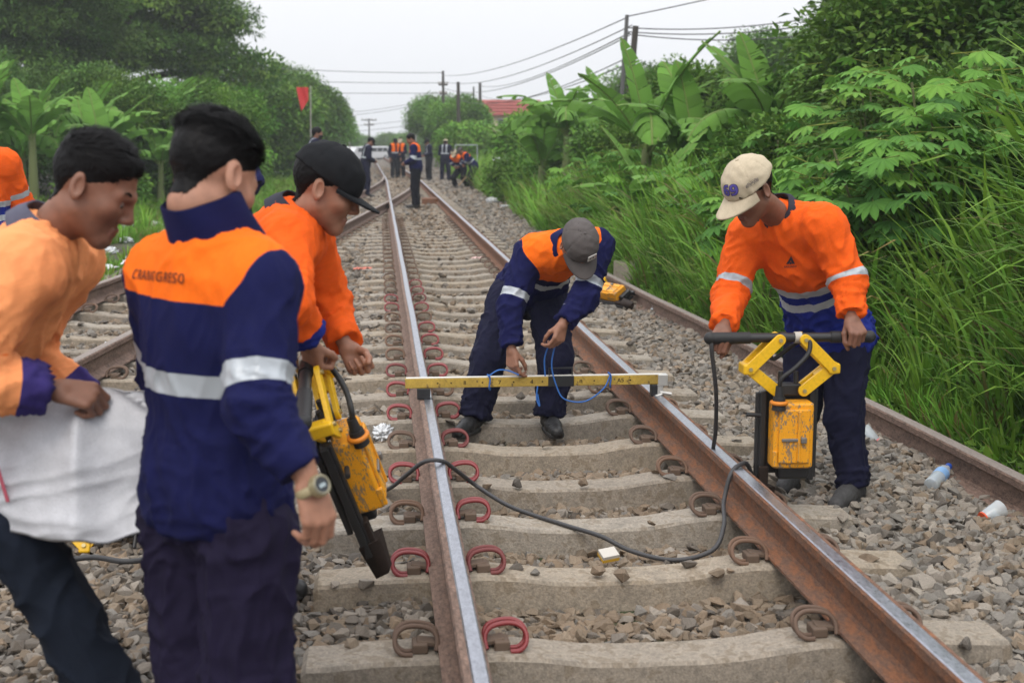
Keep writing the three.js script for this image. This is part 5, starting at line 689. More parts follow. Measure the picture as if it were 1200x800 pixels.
function tamper(label, turn = 0) { // own axes: y up the shaft from the blade tip, x along the handle, z out of the motor housing
  const t = thing('tamping_machine', label, 'machine', [0, 0, 0], turn, 'tamping machines');
  const bar = mesh('handle_bar', join([cyl(0.018, 0.018, 0.60, 18, [0, 0.69, 0], [0, 0, Math.PI / 2])]), TM.black, t);
  for (const s of [-1, 1]) { mesh('grip', join([cyl(0.0225, 0.0225, 0.15, 16, [s * 0.228, 0.69, 0], [0, 0, Math.PI / 2]), put(new THREE.SphereGeometry(0.024, 14, 10), [s * 0.303, 0.69, 0])]), TM.rubber, bar); mesh('collar', cyl(0.0215, 0.0215, 0.026, 18, [s * 0.028, 0.69, 0], [0, 0, Math.PI / 2]), s > 0 ? std(0.42, 0.40, 0.36, 0.6) : TM.black, bar); }
  const strap = (a, b, z, w, th) => { const L = Math.hypot(b[0] - a[0], b[1] - a[1]), sh = new THREE.Shape(); sh.absarc(0, 0, w, Math.PI / 2, Math.PI * 1.5); sh.absarc(L, 0, w, -Math.PI / 2, Math.PI / 2); const g = new THREE.ExtrudeGeometry(sh, { depth: th, bevelEnabled: true, bevelSize: 0.002, bevelThickness: 0.002, bevelSegments: 2, curveSegments: 8 }); g.rotateZ(Math.atan2(b[1] - a[1], b[0] - a[0])); g.translate(a[0], a[1], z); return g; };
  const A = s => [s * 0.048, 0.686], Bp = s => [s * 0.158, 0.578], Cp = s => [s * 0.052, 0.492];
  for (const s of [-1, 1]) {
    for (const z of [0.030, -0.040]) { const l = mesh('upper_link', strap(A(s), Bp(s), z, 0.0185, 0.010), TM.link, t); mesh('bolt', cyl(0.0075, 0.0075, 0.008, 8, [...A(s), z + (z > 0 ? 0.016 : -0.006)], [Math.PI / 2, 0, 0]), TM.bolt, l); mesh('bolt', cyl(0.0075, 0.0075, 0.008, 8, [...Bp(s), z + (z > 0 ? 0.016 : -0.006)], [Math.PI / 2, 0, 0]), TM.bolt, l); }
    const knee = mesh('knee_block', join([rbox(0.044, 0.040, 0.085, 0.008, [s * 0.162, 0.576, 0]), rbox(0.05, 0.022, 0.055, 0.005, [s * 0.118, 0.556, 0], [0, 0, s * 0.66])]), TM.link, t);
    for (const z of [0.018, -0.028]) { const l = mesh('lower_link', strap(Bp(s), Cp(s), z, 0.0195, 0.010), TM.link, t); mesh('bolt', cyl(0.0075, 0.0075, 0.008, 8, [...Cp(s), z + (z > 0 ? 0.016 : -0.006)], [Math.PI / 2, 0, 0]), TM.bolt, l); }
    void knee;
    mesh('frame_rail', join([rbox(0.026, s < 0 ? 0.42 : 0.36, 0.036, 0.006, [s * 0.094, s < 0 ? 0.275 : 0.320, -0.015]), rbox(0.014, s < 0 ? 0.40 : 0.34, 0.024, 0.004, [s * 0.111, s < 0 ? 0.28 : 0.32, -0.02])]), TM.black, t);
  }
  mesh('back_plate', join([rbox(0.18, 0.32, 0.018, 0.004, [0, 0.32, -0.05]), rbox(0.10, 0.05, 0.04, 0.01, [0, 0.49, -0.02]), rod([-0.05, 0.49, -0.02], [0.05, 0.49, -0.02], 0.012), rod([-0.03, 0.47, -0.01], [-0.03, 0.56, -0.01], 0.009), rod([0.03, 0.47, -0.01], [0.03, 0.56, -0.01], 0.009)]), TM.black, t);
  const box_ = mesh('motor_housing', rbox(0.152, 0.250, 0.088, 0.012, [0.004, 0.330, 0.032]), TM.box, t);
  mesh('cover_plate', join([rbox(0.118, 0.205, 0.014, 0.006, [0.004, 0.330, 0.080]), rbox(0.012, 0.19, 0.010, 0.003, [0.020, 0.330, 0.089]), rbox(0.016, 0.06, 0.02, 0.004, [-0.066, 0.245, 0.075])]), TM.box, box_);
  mesh('latch', join([rbox(0.022, 0.022, 0.018, 0.004, [0.036, 0.318, 0.094]), rbox(0.09, 0.012, 0.009, 0.003, [0.0, 0.318, 0.089])]), TM.steel, box_);
  const con = mesh('cable_connector', join([cyl(0.022, 0.026, 0.05, 14, [-0.056, 0.455, 0.075]), cyl(0.014, 0.018, 0.05, 12, [-0.056, 0.495, 0.075])]), TM.rubber, t);
  mesh('ring', put(new THREE.TorusGeometry(0.026, 0.008, 8, 20), [-0.056, 0.458, 0.075], [Math.PI / 2, 0, 0]), TM.orange, con);
  mesh('power_lead', tube([[-0.056, 0.505, 0.075], [-0.052, 0.55, 0.085], [0.0, 0.590, 0.080], [0.055, 0.640, 0.055], [0.06, 0.685, 0.030], [0.02, 0.655, -0.03], [-0.05, 0.60, -0.05], [-0.06, 0.66, -0.045], [-0.04, 0.70, -0.03]], 0.0085, 60, 8), TM.rubber, t);
  mesh('side_peg', rod([-0.11, 0.40, 0.02], [-0.165, 0.405, 0.025], 0.008), TM.black, t);
  const bl = mesh('blade', join([put(new THREE.CylinderGeometry(0.052, 0.036, 0.13, 4, 1), [-0.086, 0.062, 0.0], [0, Math.PI / 4, 0], [0.58, 1, 1.0]), rbox(0.036, 0.10, 0.045, 0.005, [-0.088, 0.15, -0.008])]), TM.blade, t);
  mesh('foot', rbox(0.12, 0.05, 0.05, 0.012, [0.02, 0.178, 0.01]), TM.black, bl);
  return t;
}
const tam1 = tamper('yellow tamping machine pressed down by the person in the beige cap');
tam1.position.set(0.748, -0.195, -4.605); tam1.rotation.y = -0.03;
const place = (o, tip, Y, Z) => { Y = V(...Y).normalize(); Z = V(...Z); Z.addScaledVector(Y, -Z.dot(Y)).normalize(); const X = V().crossVectors(Y, Z); o.quaternion.setFromRotationMatrix(basis(X, Y, Z)); o.position.set(...tip); };
const tam2 = copy(tam1, 'yellow tamping machine tilted over the sleeper ends beside the wrist watch'); place(tam2, [-0.776, -0.035, -3.82], [-0.30, 0.90, 0.31], [0.95, 0.30, 0.08]);
const tam3 = copy(tam1, 'yellow tamping machine lying on the ballast beside the old rail'); place(tam3, [1.46, -0.14, -10.95], [-0.55, 0.04, -0.80], [-0.3, 0.9, 0.5]);
const tam4 = copy(tam1, 'yellow tamping machine lying on the ballast below the white sack'); place(tam4, [-1.28, -0.13, -4.75], [-0.95, 0.06, 0.12], [-0.1, 0.45, 0.85]);
mesh('red_cover', rbox(0.09, 0.05, 0.06, 0.02, [0.0, 0.50, 0.09]), std(0.42, 0.02, 0.03, 0.5), tam4);

// ------------------------------------------------------------------ track gauge
{
  const gm = noiseTex(256, (a, b, c) => { const v = 0.92 + (c - 0.5) * 0.2 + (a - 0.5) * 0.25, d = smooth(0.68, 0.76, b * 0.7 + c * 0.3); return [lerp(196, 110, d) * v, lerp(164, 88, d) * v, lerp(70, 50, d) * v]; }, true, 51), yel = std(0.95, 0.95, 0.95, 0.55, { map: gm }), wht = std(0.62, 0.60, 0.55, 0.5), dk = std(0.014, 0.015, 0.017, 0.45), alu = std(0.50, 0.50, 0.48, 0.45, { metalness: 0.5 });
  const t = thing('track_gauge', 'yellow track gauge bar laid across both rails', 'gauge', [-0.028, 0.0, -6.05], -0.0095);
  const uvB = g => { const p = g.attributes.position, u = g.attributes.uv; for (let i = 0; i < p.count; i++) u.setXY(i, p.getX(i) * 1.5, (p.getY(i) + p.getZ(i)) * 1.5); return g; };
  mesh('bar', uvB(rbox(1.255, 0.046, 0.030, 0.003, [-0.008, 0.0765, 0])), yel, t); mesh('scale_strip', rbox(1.245, 0.004, 0.026, 0.001, [-0.008, 0.1018, 0]), wht, t);
  mesh('rail_block', join([rbox(0.062, 0.052, 0.055, 0.004, [-0.548, 0.027, 0]), rbox(0.012, 0.03, 0.05, 0.002, [-0.512, -0.012, 0])]), dk, t);
  const e = mesh('end_bracket', join([rbox(0.048, 0.056, 0.050, 0.004, [0.614, 0.074, 0]), rbox(0.03, 0.05, 0.046, 0.003, [0.600, 0.028, 0])]), alu, t); mesh('contact_shoe', rbox(0.03, 0.058, 0.05, 0.003, [0.572, 0.024, 0.003]), dk, e); mesh('clamp_pin', join([rod([0.60, 0.015, 0.02], [0.655, 0.006, 0.03], 0.008), rod([0.575, -0.004, 0.03], [0.61, 0.008, 0.032], 0.007)]), alu, e);
  mesh('reading_box', rbox(0.125, 0.052, 0.040, 0.003, [0.115, 0.077, 0.002]), dk, t);
  const fr = mesh('viewer_frame', join([box(0.118, 0.006, 0.010, [0.115, 0.138, 0]), box(0.006, 0.036, 0.010, [0.059, 0.121, 0]), box(0.006, 0.036, 0.010, [0.171, 0.121, 0])]), dk, t); void fr;
  mesh('bar_numbers', new THREE.PlaneGeometry(1.10, 0.040).translate(-0.07, 0.0765, 0.0156), new THREE.MeshStandardMaterial({ transparent: true, roughness: 0.7, map: canvasTex(1024, 40, (c, w, h) => { c.clearRect(0, 0, w, h); c.fillStyle = 'rgba(40,30,14,0.85)'; c.font = 'bold 26px sans-serif'; for (const [x, s] of [[244, '8'], [400, '7'], [545, '4'], [766, 'n'], [940, 'A5']]) c.fillText(s, x, 29); for (const x of [130, 190, 330, 470, 600, 835, 900, 1000]) { c.beginPath(); c.arc(x, 20, 4, 0, 7); c.fill(); } }) }), t);
  const cord = thing('tied_string', 'thin blue cord tied round the gauge bar and held by the bending person', 'cord', [0, 0, -6.03]), bc = std(0.03, 0.14, 0.46, 0.7);
  const L = (pts, n = 40) => tube(pts, 0.0038, n, 6), knot = x => [[x, 0.106, 0.019], [x, 0.10, -0.04], [x + 0.01, 0.04, -0.04], [x, 0.05, 0.004], [x + 0.004, 0.10, 0.006], [x - 0.01, 0.118, 0.0]];
  mesh('tie', L(knot(-0.262)), bc, cord); mesh('tie', L(knot(0.325)), bc, cord);
  mesh('strand', L([[-0.262, 0.112, 0.006], [-0.22, 0.14, 0.02], [-0.17, 0.135, 0.01], [-0.12, 0.115, 0.015]]), bc, cord);
  mesh('strand', L([[0.325, 0.105, 0.012], [0.29, 0.04, 0.02], [0.20, -0.02, 0.02], [0.10, -0.005, 0.03], [0.06, 0.06, 0.03], [0.035, 0.16, 0.04], [0.045, 0.25, 0.06], [0.055, 0.30, 0.09]], 60), bc, cord);
  mesh('strand', L([[0.02, 0.29, 0.10], [0.0, 0.20, 0.05], [0.005, 0.11, 0.03]]), bc, cord); mesh('strand', L([[-0.03, 0.06, 0.02], [-0.035, 0.0, 0.02], [-0.02, -0.04, 0.02], [-0.03, 0.02, 0.022]]), bc, cord);
}
// ------------------------------------------------------------------ power cable over the rails
tag(mesh('power_cable', tube([[-0.93, -0.20, -5.0], [-0.86, -0.205, -5.08], [-0.754, -0.17, -5.06], [-0.687, -0.07, -4.88], [-0.618, 0.010, -4.775], [-0.549, 0.012, -4.775], [-0.485, -0.060, -4.90], [-0.394, -0.155, -5.0], [-0.278, -0.185, -4.80], [-0.107, -0.195, -4.586], [0.008, -0.195, -4.43], [0.110, -0.235, -4.37], [0.246, -0.245, -4.285], [0.385, -0.215, -4.287], [0.445, -0.150, -4.36], [0.49, -0.11, -4.53], [0.525, -0.015, -4.57], [0.565, 0.012, -4.60], [0.615, -0.005, -4.65], [0.67, -0.14, -4.70], [0.72, -0.20, -4.85], [0.64, -0.20, -5.0], [0.56, -0.05, -4.95], [0.53, 0.10, -4.82], [0.49, 0.28, -4.68], [0.452, 0.44, -4.61], [0.447, 0.495, -4.605]], 0.0085, 220, 8), std(0.045, 0.045, 0.048, 0.6)), 'thick dark power cable trailing over both rails to the tamping machine', 'cable');
tag(mesh('power_cable', tube([[-2.05, -0.20, -4.2], [-1.8, -0.19, -4.35], [-1.62, -0.175, -4.25], [-1.45, -0.19, -4.4], [-1.3, -0.195, -4.7]], 0.010, 60, 8), std(0.03, 0.03, 0.032, 0.6)), 'short dark cable lying on ballast below the white sack', 'cable');
tag(mesh('steel_rod', rod([-1.62, -0.155, -10.9], [-1.28, -0.17, -10.0], 0.012), std(0.16, 0.15, 0.15, 0.6, { metalness: 0.4 })), 'thin grey steel rod lying on ballast between the tracks', 'rod');

// ------------------------------------------------------------------ white sack
{
  const NU = 60, NV = 44, pos = [], uv = [], idx = [], hx = 0.34;
  for (const f of [0, 1]) for (let j = 0; j <= NV; j++) for (let i = 0; i <= NU; i++) {
    const u = i / NU, v = j / NV, x = u * 0.62, top = 0.02 + 0.05 * Math.abs(u - hx) * 1.6 + 0.10 * Math.max(0, u - 0.55), bot = 0.275 + 0.055 * Math.sin(u * 2.4 + 0.9) + 0.012 * sn(u * 4, 1, 0), y = -lerp(top, bot + 0.02, v), a = Math.atan2(u - hx, v + 0.12), rr = Math.hypot(u - hx, v + 0.05);
    const sa = a * 3.6 + 1.1 * sn(rr * 1.2, 2, f * 3), fold = 0.055 * (Math.pow(1 - Math.abs(Math.sin(sa)), 2.2) - 0.25) * smooth(0.03, 0.30, rr) * (1 - 0.35 * v) + 0.012 * sn(u * 2.4 + 3, v * 2.2, 5 + f) + 0.007 * ridge(sn(u * 3.5 + v * 2.5, v * 3.2 - u, 9 + f)) * smooth(0.25, 0.7, v);
    const edge = Math.sin(clamp(u, 0, 1) * Math.PI) ** 0.5 * smooth(0, 0.25, v) * (v > 0.97 ? 0.3 : 1), z = (f ? -1 : 1) * (0.006 + 0.12 * edge * (0.35 + 0.65 * v)) + fold;
    pos.push(x + 0.05 * (v - 0.3) * (0.3 - u), y, z); uv.push(x * 6, y * 6); if (i && j) { const n = NU + 1, o = f * n * (NV + 1), q = o + j * n + i; f ? idx.push(q, q - n, q - 1, q - 1, q - n, q - n - 1) : idx.push(q, q - 1, q - n, q - n, q - 1, q - n - 1); }
  }
  { const n = NU + 1, S = n * (NV + 1); const st = (a, b) => idx.push(a, b, a + S, b, b + S, a + S); for (let i = 0; i < NU; i++) { st(i, i + 1); st(NV * n + i + 1, NV * n + i); } for (let j = 0; j < NV; j++) { st((j + 1) * n, j * n); st(j * n + NU, (j + 1) * n + NU); } }
  const g = new THREE.BufferGeometry(); g.setAttribute('position', new THREE.Float32BufferAttribute(pos, 3)); g.setAttribute('uv', new THREE.Float32BufferAttribute(uv, 2)); g.setIndex(idx); g.computeVertexNormals();
  const wv = noiseTex(256, (a, b, c) => { const v = 232 + (c - 0.5) * 34 + (a - 0.5) * 22; return [v, v, v * 1.01]; }, true, 61), t = thing('sack', 'large white woven plastic sack held by the leaning person', 'sack', [-1.625, 0.715, -2.80], 0.02);
  mesh('bag', g, phys(0.60, 0.61, 0.635, 0.55, { map: wv, bumpMap: weave, bumpScale: 0.0012, sheen: 0.1 }), t);
  mesh('drawstring', join([tube([[0.01, -0.02, 0.02], [0.015, -0.10, 0.05], [0.04, -0.18, 0.06], [0.055, -0.26, 0.05]], 0.004, 30, 6), tube([[-0.02, -0.11, 0.03], [0.02, -0.105, 0.055]], 0.003, 10, 6)]), std(0.50, 0.10, 0.14, 0.7), t);
}
// ------------------------------------------------------------------ litter
const white = phys(0.62, 0.64, 0.66, 0.45), clearP = phys(0.72, 0.78, 0.82, 0.25, { transmission: 0.55, thickness: 0 });
function crumple(seed, r, sq = 0.6, det = 3) { const g = mergeVertices(new THREE.IcosahedronGeometry(1, det * 3).deleteAttribute('normal').deleteAttribute('uv')), p = g.attributes.position; for (let i = 0; i < p.count; i++) { const x = p.getX(i), y = p.getY(i), z = p.getZ(i), k = 0.75 + 0.38 * ridge(sn(x * 1.6 + seed, y * 1.6, z * 1.6)) + 0.16 * ridge(sn(x * 4 + seed, y * 4, z * 4)); p.setXYZ(i, x * k * r, Math.max(y * k, -0.7) * r * sq, z * k * r * 0.8); } g.computeVertexNormals(); g.setAttribute('uv', new THREE.BufferAttribute(new Float32Array(p.count * 2), 2)); return g; }
function flatSheet(seed, w, h, cr = 0.03) { const g = new THREE.PlaneGeometry(w, h, 14, 10); g.rotateX(-Math.PI / 2); const p = g.attributes.position; for (let i = 0; i < p.count; i++) { const x = p.getX(i), z = p.getZ(i); p.setXYZ(i, x + 0.2 * w * sn(z * 9 / h * 0.2, seed, 1), cr * (1 + ridge(sn(x / w * 1.6 + seed, 0, z / h * 1.6))), z + 0.2 * h * sn(x / w, seed, 4)); } const b = g.clone(); b.translate(0, -0.003, 0); const ix = b.index.array; for (let i = 0; i < ix.length; i += 3) { const t = ix[i]; ix[i] = ix[i + 1]; ix[i + 1] = t; } b.computeVertexNormals(); g.computeVertexNormals(); return join([g, b]); }
const drop = (name, geo, m, pos, turn, label, cat) => { const o = tag(mesh(name, geo, m), label, cat); o.position.set(...pos); o.rotation.y = turn; return o; };
{ // water bottle on the ballast
  const t = thing('plastic_bottle', 'empty clear plastic bottle with blue cap on the ballast', 'bottle', [1.545, -0.172, -5.02]); t.rotation.set(0.1, 0.85, -1.50);
  mesh('bottle_body', new THREE.LatheGeometry([[0.001, -0.10], [0.026, -0.10], [0.031, -0.094], [0.031, -0.03], [0.029, -0.02], [0.031, -0.01], [0.031, 0.05], [0.024, 0.085], [0.012, 0.105], [0.012, 0.115]].map(a => new THREE.Vector2(...a)), 24), clearP, t);
  mesh('bottle_cap', cyl(0.015, 0.015, 0.020, 16, [0, 0.125, 0]), std(0.02, 0.08, 0.42, 0.4), t); mesh('bottle_label', cyl(0.0318, 0.0318, 0.05, 24, [0, 0.02, 0]), std(0.20, 0.36, 0.62, 0.5), t);
}
for (const [pos, label, col, rot] of [[[1.53, -0.178, -4.51], 'crushed clear plastic cup with orange lid among stones by the old rail', [0.62, 0.08, 0.02], [0.3, 0.4, -1.35]], [[1.55, -0.172, -5.80], 'clear plastic cup with pink rim lying behind the leg of the tamper operator', [0.62, 0.10, 0.12], [0.2, 2.2, -1.1]]]) { const t = thing('plastic_cup', label, 'cup', pos); t.rotation.set(...rot); mesh('cup_body', new THREE.LatheGeometry([[0.001, -0.045], [0.024, -0.045], [0.034, 0.04], [0.035, 0.043]].map(a => new THREE.Vector2(...a)), 20), clearP, t); mesh('lid', cyl(0.035, 0.034, 0.006, 20, [0, -0.046, 0], [0, 0, 0]).scale(0.75, 1, 0.75), std(...col, 0.5), t); }
{ const t = thing('cigarette_pack', 'small white and yellow cigarette pack between the sleepers', 'pack', [0.012, -0.218, -4.285], 0.25); mesh('pack_body', rbox(0.062, 0.026, 0.050, 0.002), std(0.50, 0.47, 0.42, 0.6), t); mesh('stripe', box(0.0626, 0.012, 0.0506, [0, -0.006, 0]), std(0.62, 0.36, 0.03, 0.6), t); t.rotation.x = 0.35; }
drop('plastic_bag', crumple(3, 0.055, 0.8), white, [-0.770, -0.135, -5.93], 0.4, 'crumpled white plastic bag beside a spring clip on sleeper end', 'bag');
drop('plastic_bag', crumple(9, 0.17, 0.35), white, [-2.47, -0.15, -8.75], 0.3, 'white plastic bag lying against the inner rail of the branching track', 'bag');
drop('plastic_bag', crumple(14, 0.085, 0.5), phys(0.6, 0.5, 0.5, 0.5), [-1.36, -0.165, -11.6], 0.3, 'white and red crumpled plastic beside the thin steel rod', 'bag');
drop('food_wrapper', flatSheet(5, 0.16, 0.08, 0.015), std(0.55, 0.16, 0.11, 0.5), [-0.98, -0.165, -14.2], 0.2, 'small red and white food wrapper on the ballast', 'wrapper');
drop('paper_scrap', flatSheet(6, 0.14, 0.09, 0.015), std(0.66, 0.45, 0.42, 0.6), [0.38, -0.165, -15.4], 0.5, 'pale pink paper scrap on a sleeper beyond the bending person', 'paper');
drop('foil_bag', crumple(21, 0.10, 0.35), phys(0.60, 0.66, 0.72, 0.35), [1.57, -0.165, -10.55], 0.7, 'silvery plastic bag beside the lying tamping machine', 'bag');
drop('plastic_bag', crumple(31, 0.16, 0.6), white, [1.85, -0.14, -30.4], 0.2, 'white plastic bag where ballast meets the greenery', 'bag');
drop('paper_scrap', flatSheet(8, 0.2, 0.15, 0.03), white, [1.92, -0.16, -27.9], 0.2, 'white scrap of paper just below the white bag by the greenery', 'paper');
drop('blue_wrapper', crumple(33, 0.06, 0.6), std(0.08, 0.30, 0.62, 0.5), [2.05, 0.02, -11.7], 0.2, 'small blue wrapper on top of the concrete blocks', 'wrapper');
{ const r = RNG(5), L = [[-5.05, -16.6, 'pale blue', [0.55, 0.62, 0.68], 0.22], [-4.65, -17.4, 'torn white', [0.62, 0.62, 0.62], 0.10], [-5.25, -21.5, 'light blue', [0.10, 0.30, 0.52], 0.20], [-5.3, -23.5, 'grey white', [0.50, 0.55, 0.6], 0.26], [-4.95, -24.3, 'bright white', [0.68, 0.68, 0.68], 0.20], [-5.0, -26.5, 'dusty white', [0.58, 0.56, 0.52], 0.24], [-5.6, -22.3, 'crumpled white', [0.64, 0.64, 0.64], 0.22], [-5.15, -19.5, 'small beige', [0.45, 0.34, 0.24], 0.12]];
  for (const [x, z, w, c, s] of L) drop('plastic_bag', crumple(r() * 90, s, 0.5), phys(...c, 0.5), [x, landY(x, z) + s * 0.2, z], r() * 3, `${w} plastic rubbish on the grass verge beyond the branching track`, 'rubbish');
  drop('paper_sheet', flatSheet(12, 0.62, 0.3, 0.05), white, [-4.05, -0.20, -14.6], 0.35, 'long white torn sheet along the outer branching rail', 'paper'); drop('paper_sheet', flatSheet(13, 0.4, 0.2, 0.04), white, [-3.55, -0.20, -15.3], 0.3, 'short white torn sheet along the outer branching rail', 'paper');
  for (const [x, z, sz, w] of [[-4.35, -15.6, 0.12, 'flat white'], [-4.6, -18.6, 0.16, 'round white'], [-4.75, -20.6, 0.14, 'grey'], [-3.95, -16.6, 0.10, 'tiny white'], [-4.5, -22.6, 0.2, 'long white'], [-5.7, -25.2, 0.24, 'piled white']]) drop('plastic_bag', crumple(x * z, sz, 0.45), white, [x, landY(x, z) + sz * 0.2, z], x, `${w} plastic scrap on the verge between the torn sheets and the grove`, 'rubbish');
  drop('cardboard_box', rbox(0.28, 0.17, 0.2, 0.01), std(0.42, 0.18, 0.03, 0.8), [-4.22, -0.15, -13.7], 0.4, 'small orange brown carton beside the outer branching rail', 'box');
  drop('plastic_bag', crumple(55, 0.32, 0.5), white, [-5.3, -0.2, -58], 0, 'white bag on the grass far along the branching track', 'bag'); }
// concrete blocks and brick beyond the old rail
const blk = std(0.95, 0.92, 0.88, 0.95, { map: concTex });
for (const [x, z, w, d, ry, l] of [[2.02, -11.9, 0.34, 0.6, 0.15, 'concrete block with a blue wrapper on it beyond the old rail'], [1.80, -12.75, 0.30, 0.62, 0.12, 'concrete block tucked behind its neighbour beyond the old rail']]) drop('concrete_block', rbox(w, 0.24, d, 0.015), blk, [x, -0.10, z], ry, l, 'block');
drop('brick', rbox(0.3, 0.16, 0.16, 0.012), std(0.16, 0.085, 0.065, 0.95), [2.24, -0.10, -11.1], 0.5, 'dark red brick beside the concrete blocks', 'brick');
drop('brick', rbox(0.5, 0.3, 0.3, 0.03), std(0.20, 0.115, 0.085, 0.95), [1.72, -0.14, -15.2], 0.5, 'large broken brick lump at the foot of the tall grass', 'brick');
drop('wooden_plank', rbox(0.9, 0.05, 0.16, 0.01), std(0.05, 0.045, 0.035, 0.9), [2.45, 0.0, -27.4], -0.6, 'dark wooden plank propped at the edge of the greenery', 'plank').rotation.z = 0.35;
// ------------------------------------------------------------------ workers farther along the line
function pose(x, z, floor, az, o = {}) {
  az = THREE.MathUtils.degToRad(az); const s = o.s ?? 1, F = V(Math.sin(az), 0, -Math.cos(az)), R = V(Math.cos(az), 0, Math.sin(az)), ln = o.lean ?? 0.05, U = V(0, 1, 0), at = (r, u, f) => V(x, floor, z).addScaledVector(R, r * s).addScaledVector(U, u * s).addScaledVector(F, f * s);
  const hipU = o.hip ?? 0.86, up = (r, u, f) => { const c = Math.cos(ln), n = Math.sin(ln); return at(r, hipU + u * c - f * n * 0.0 - 0.0, u * n + f * c); }, sp = o.spread ?? 0.10, step = o.step ?? 0.0;
  const A = { down: [[0.235, 0.17, -0.03], [0.25, -0.06, 0.06]], front: [[0.215, 0.18, 0.02], [0.07, 0.09, 0.22]], hips: [[0.30, 0.20, -0.06], [0.185, 0.06, 0.05]], reach: [[0.20, 0.20, 0.20], [0.10, 0.05, 0.36]], back: [[0.235, 0.18, -0.08], [0.10, 0.02, -0.16]] }, aR = A[o.armR ?? o.arms ?? 'down'], aL = A[o.armL ?? o.arms ?? 'down'];
  const j = { pel: at(0, hipU, 0), chest: up(0, 0.30, 0.0), neck: up(0, 0.475, 0.01), head: up(0, 0.60, 0.035 + (o.headDown ?? 0.2) * 0.08), shR: up(0.17, 0.425, 0), shL: up(-0.17, 0.425, 0), elR: up(...aR[0]), wrR: up(...aR[1]), elL: up(-aL[0][0], aL[0][1], aL[0][2]), wrL: up(-aL[1][0], aL[1][1], aL[1][2]), hipR: at(0.09, hipU - 0.06, 0), hipL: at(-0.09, hipU - 0.06, 0), knR: at(sp, hipU * 0.52, 0.03 + step * 0.5 + (o.knee ?? 0)), knL: at(-sp, hipU * 0.52, 0.03 - step * 0.5 + (o.knee ?? 0)), anR: at(sp * 1.05, 0.08, step), anL: at(-sp * 1.05, 0.08, -step), toeR: at(sp * 1.3, 0, step + 0.2), toeL: at(-sp * 1.3, 0, -step + 0.2) };
  for (const k in j) j[k] = j[k].toArray(); const hd = ln * 0.6 + (o.headDown ?? 0.2), ha = az + (o.headTurn ?? 0);
  const dir = (a, b) => { const d = V(...b).sub(V(...a)).normalize(); return d.toArray(); };
  return { j, headF: [Math.sin(ha) * Math.cos(hd), -Math.sin(hd), -Math.cos(ha) * Math.cos(hd)], headU: [Math.sin(ha) * Math.sin(hd), Math.cos(hd), -Math.cos(ha) * Math.sin(hd)], handR: { dir: dir(j.elR, j.wrR), palm: R.clone().negate().toArray() }, handL: { dir: dir(j.elL, j.wrL), palm: R.toArray() }, s, base: [x, floor, z] };
}
const worker = (label, x, z, fl, az, o, look) => clean(person({ label, cell: o.cell ?? 0.019, group: o.group ?? 'workers along the line', skin: 'a', hair: { n: 0, top: 0.012, side: 0.006 }, trousers: { mat: M.trouserBlack }, ...pose(x, z, fl, az, o), ...look }));
const navySuit = { shirt: { mat: M.navy, off: 0.016, folds: 0.8, collar: M.navy, parts: c => yokeShirt(0.33, 0.2, 0.18, M.orange)(c) } }, darkSuit = { shirt: { mat: M.trouser, off: 0.016, folds: 0.8, collar: M.charcoal, parts: c => [['reflective_band', M.band, both(band(c.up, 0.18, 0.045), neg(c.sleeve('L')), neg(c.sleeve('R')))], ['reflective_band', M.band, both((x, y, z) => c.up(x, y, z) - 0.2, (x, y, z) => 0.02 - Math.abs(c.lat(x, y, z) - 0.08), neg(c.sleeve('L')), neg(c.sleeve('R')))], ['reflective_band', M.band, both((x, y, z) => c.up(x, y, z) - 0.2, (x, y, z) => 0.02 - Math.abs(c.lat(x, y, z) + 0.08), neg(c.sleeve('L')), neg(c.sleeve('R')))]] } }, vestSuit = { shirt: { mat: M.trouser, off: 0.016, folds: 0.8, collar: M.orange, parts: c => [['reflective_band', M.band, both(band(c.up, 0.16, 0.04), neg(c.sleeve('L')), neg(c.sleeve('R')))], ['vest_panel', M.orange, both((x, y, z) => c.up(x, y, z) - 0.2, (x, y, z) => Math.abs(c.lat(x, y, z)) - 0.04, neg(c.sleeve('L')), neg(c.sleeve('R')))]] } };
worker('person in orange yoked jacket and black trousers standing on the track, head bowed', 0.0, -27.9, -0.165, -80, { arms: 'front', headDown: 0.45, cell: 0.015 }, { ...navySuit });
worker('person in navy overalls and dark cap standing by the branching rails, facing the track', -1.16, -34.5, -0.205, 75, { arms: 'front', headDown: 0.5, lean: 0.15, cell: 0.016 }, { ...darkSuit, trousers: { mat: M.trouser }, cap: { color: 'black', len: 0.07 } });
worker('person in dark jacket and black face mask beyond the black cap', -1.98, -24, -0.08, 80, { arms: 'down', headDown: 0.15, cell: 0.016 }, { ...darkSuit, mask: true });
worker('person with orange vest panels and dark cap, one of two side by side', -0.19, -52.4, -0.17, 150, { arms: 'down' }, { ...vestSuit, cap: { color: 'black' } });
worker('person with orange vest panels and pale cap, one of two side by side', 0.07, -52.7, -0.17, 200, { arms: 'down', armL: 'front' }, { ...vestSuit, cap: { color: 'beige' } });
worker('person in plain dark overalls standing at the ballast edge', 1.12, -50.2, -0.21, 250, { arms: 'front' }, { ...darkSuit, cap: { color: 'black' } });
worker('person in navy overalls and white hat seen from behind', 1.68, -49.0, -0.21, 20, { arms: 'front', spread: 0.13 }, { ...darkSuit, cap: { color: 'beige', len: 0.05 }, trousers: { mat: M.trouser } });
worker('stooping person in orange yoked jacket with knees bent by the bushes', 1.80, -41.0, -0.20, 215, { arms: 'reach', lean: 0.75, hip: 0.66, knee: 0.18, step: 0.12, headDown: 0.3, spread: 0.14 }, { ...navySuit, cap: { color: 'beige' } });
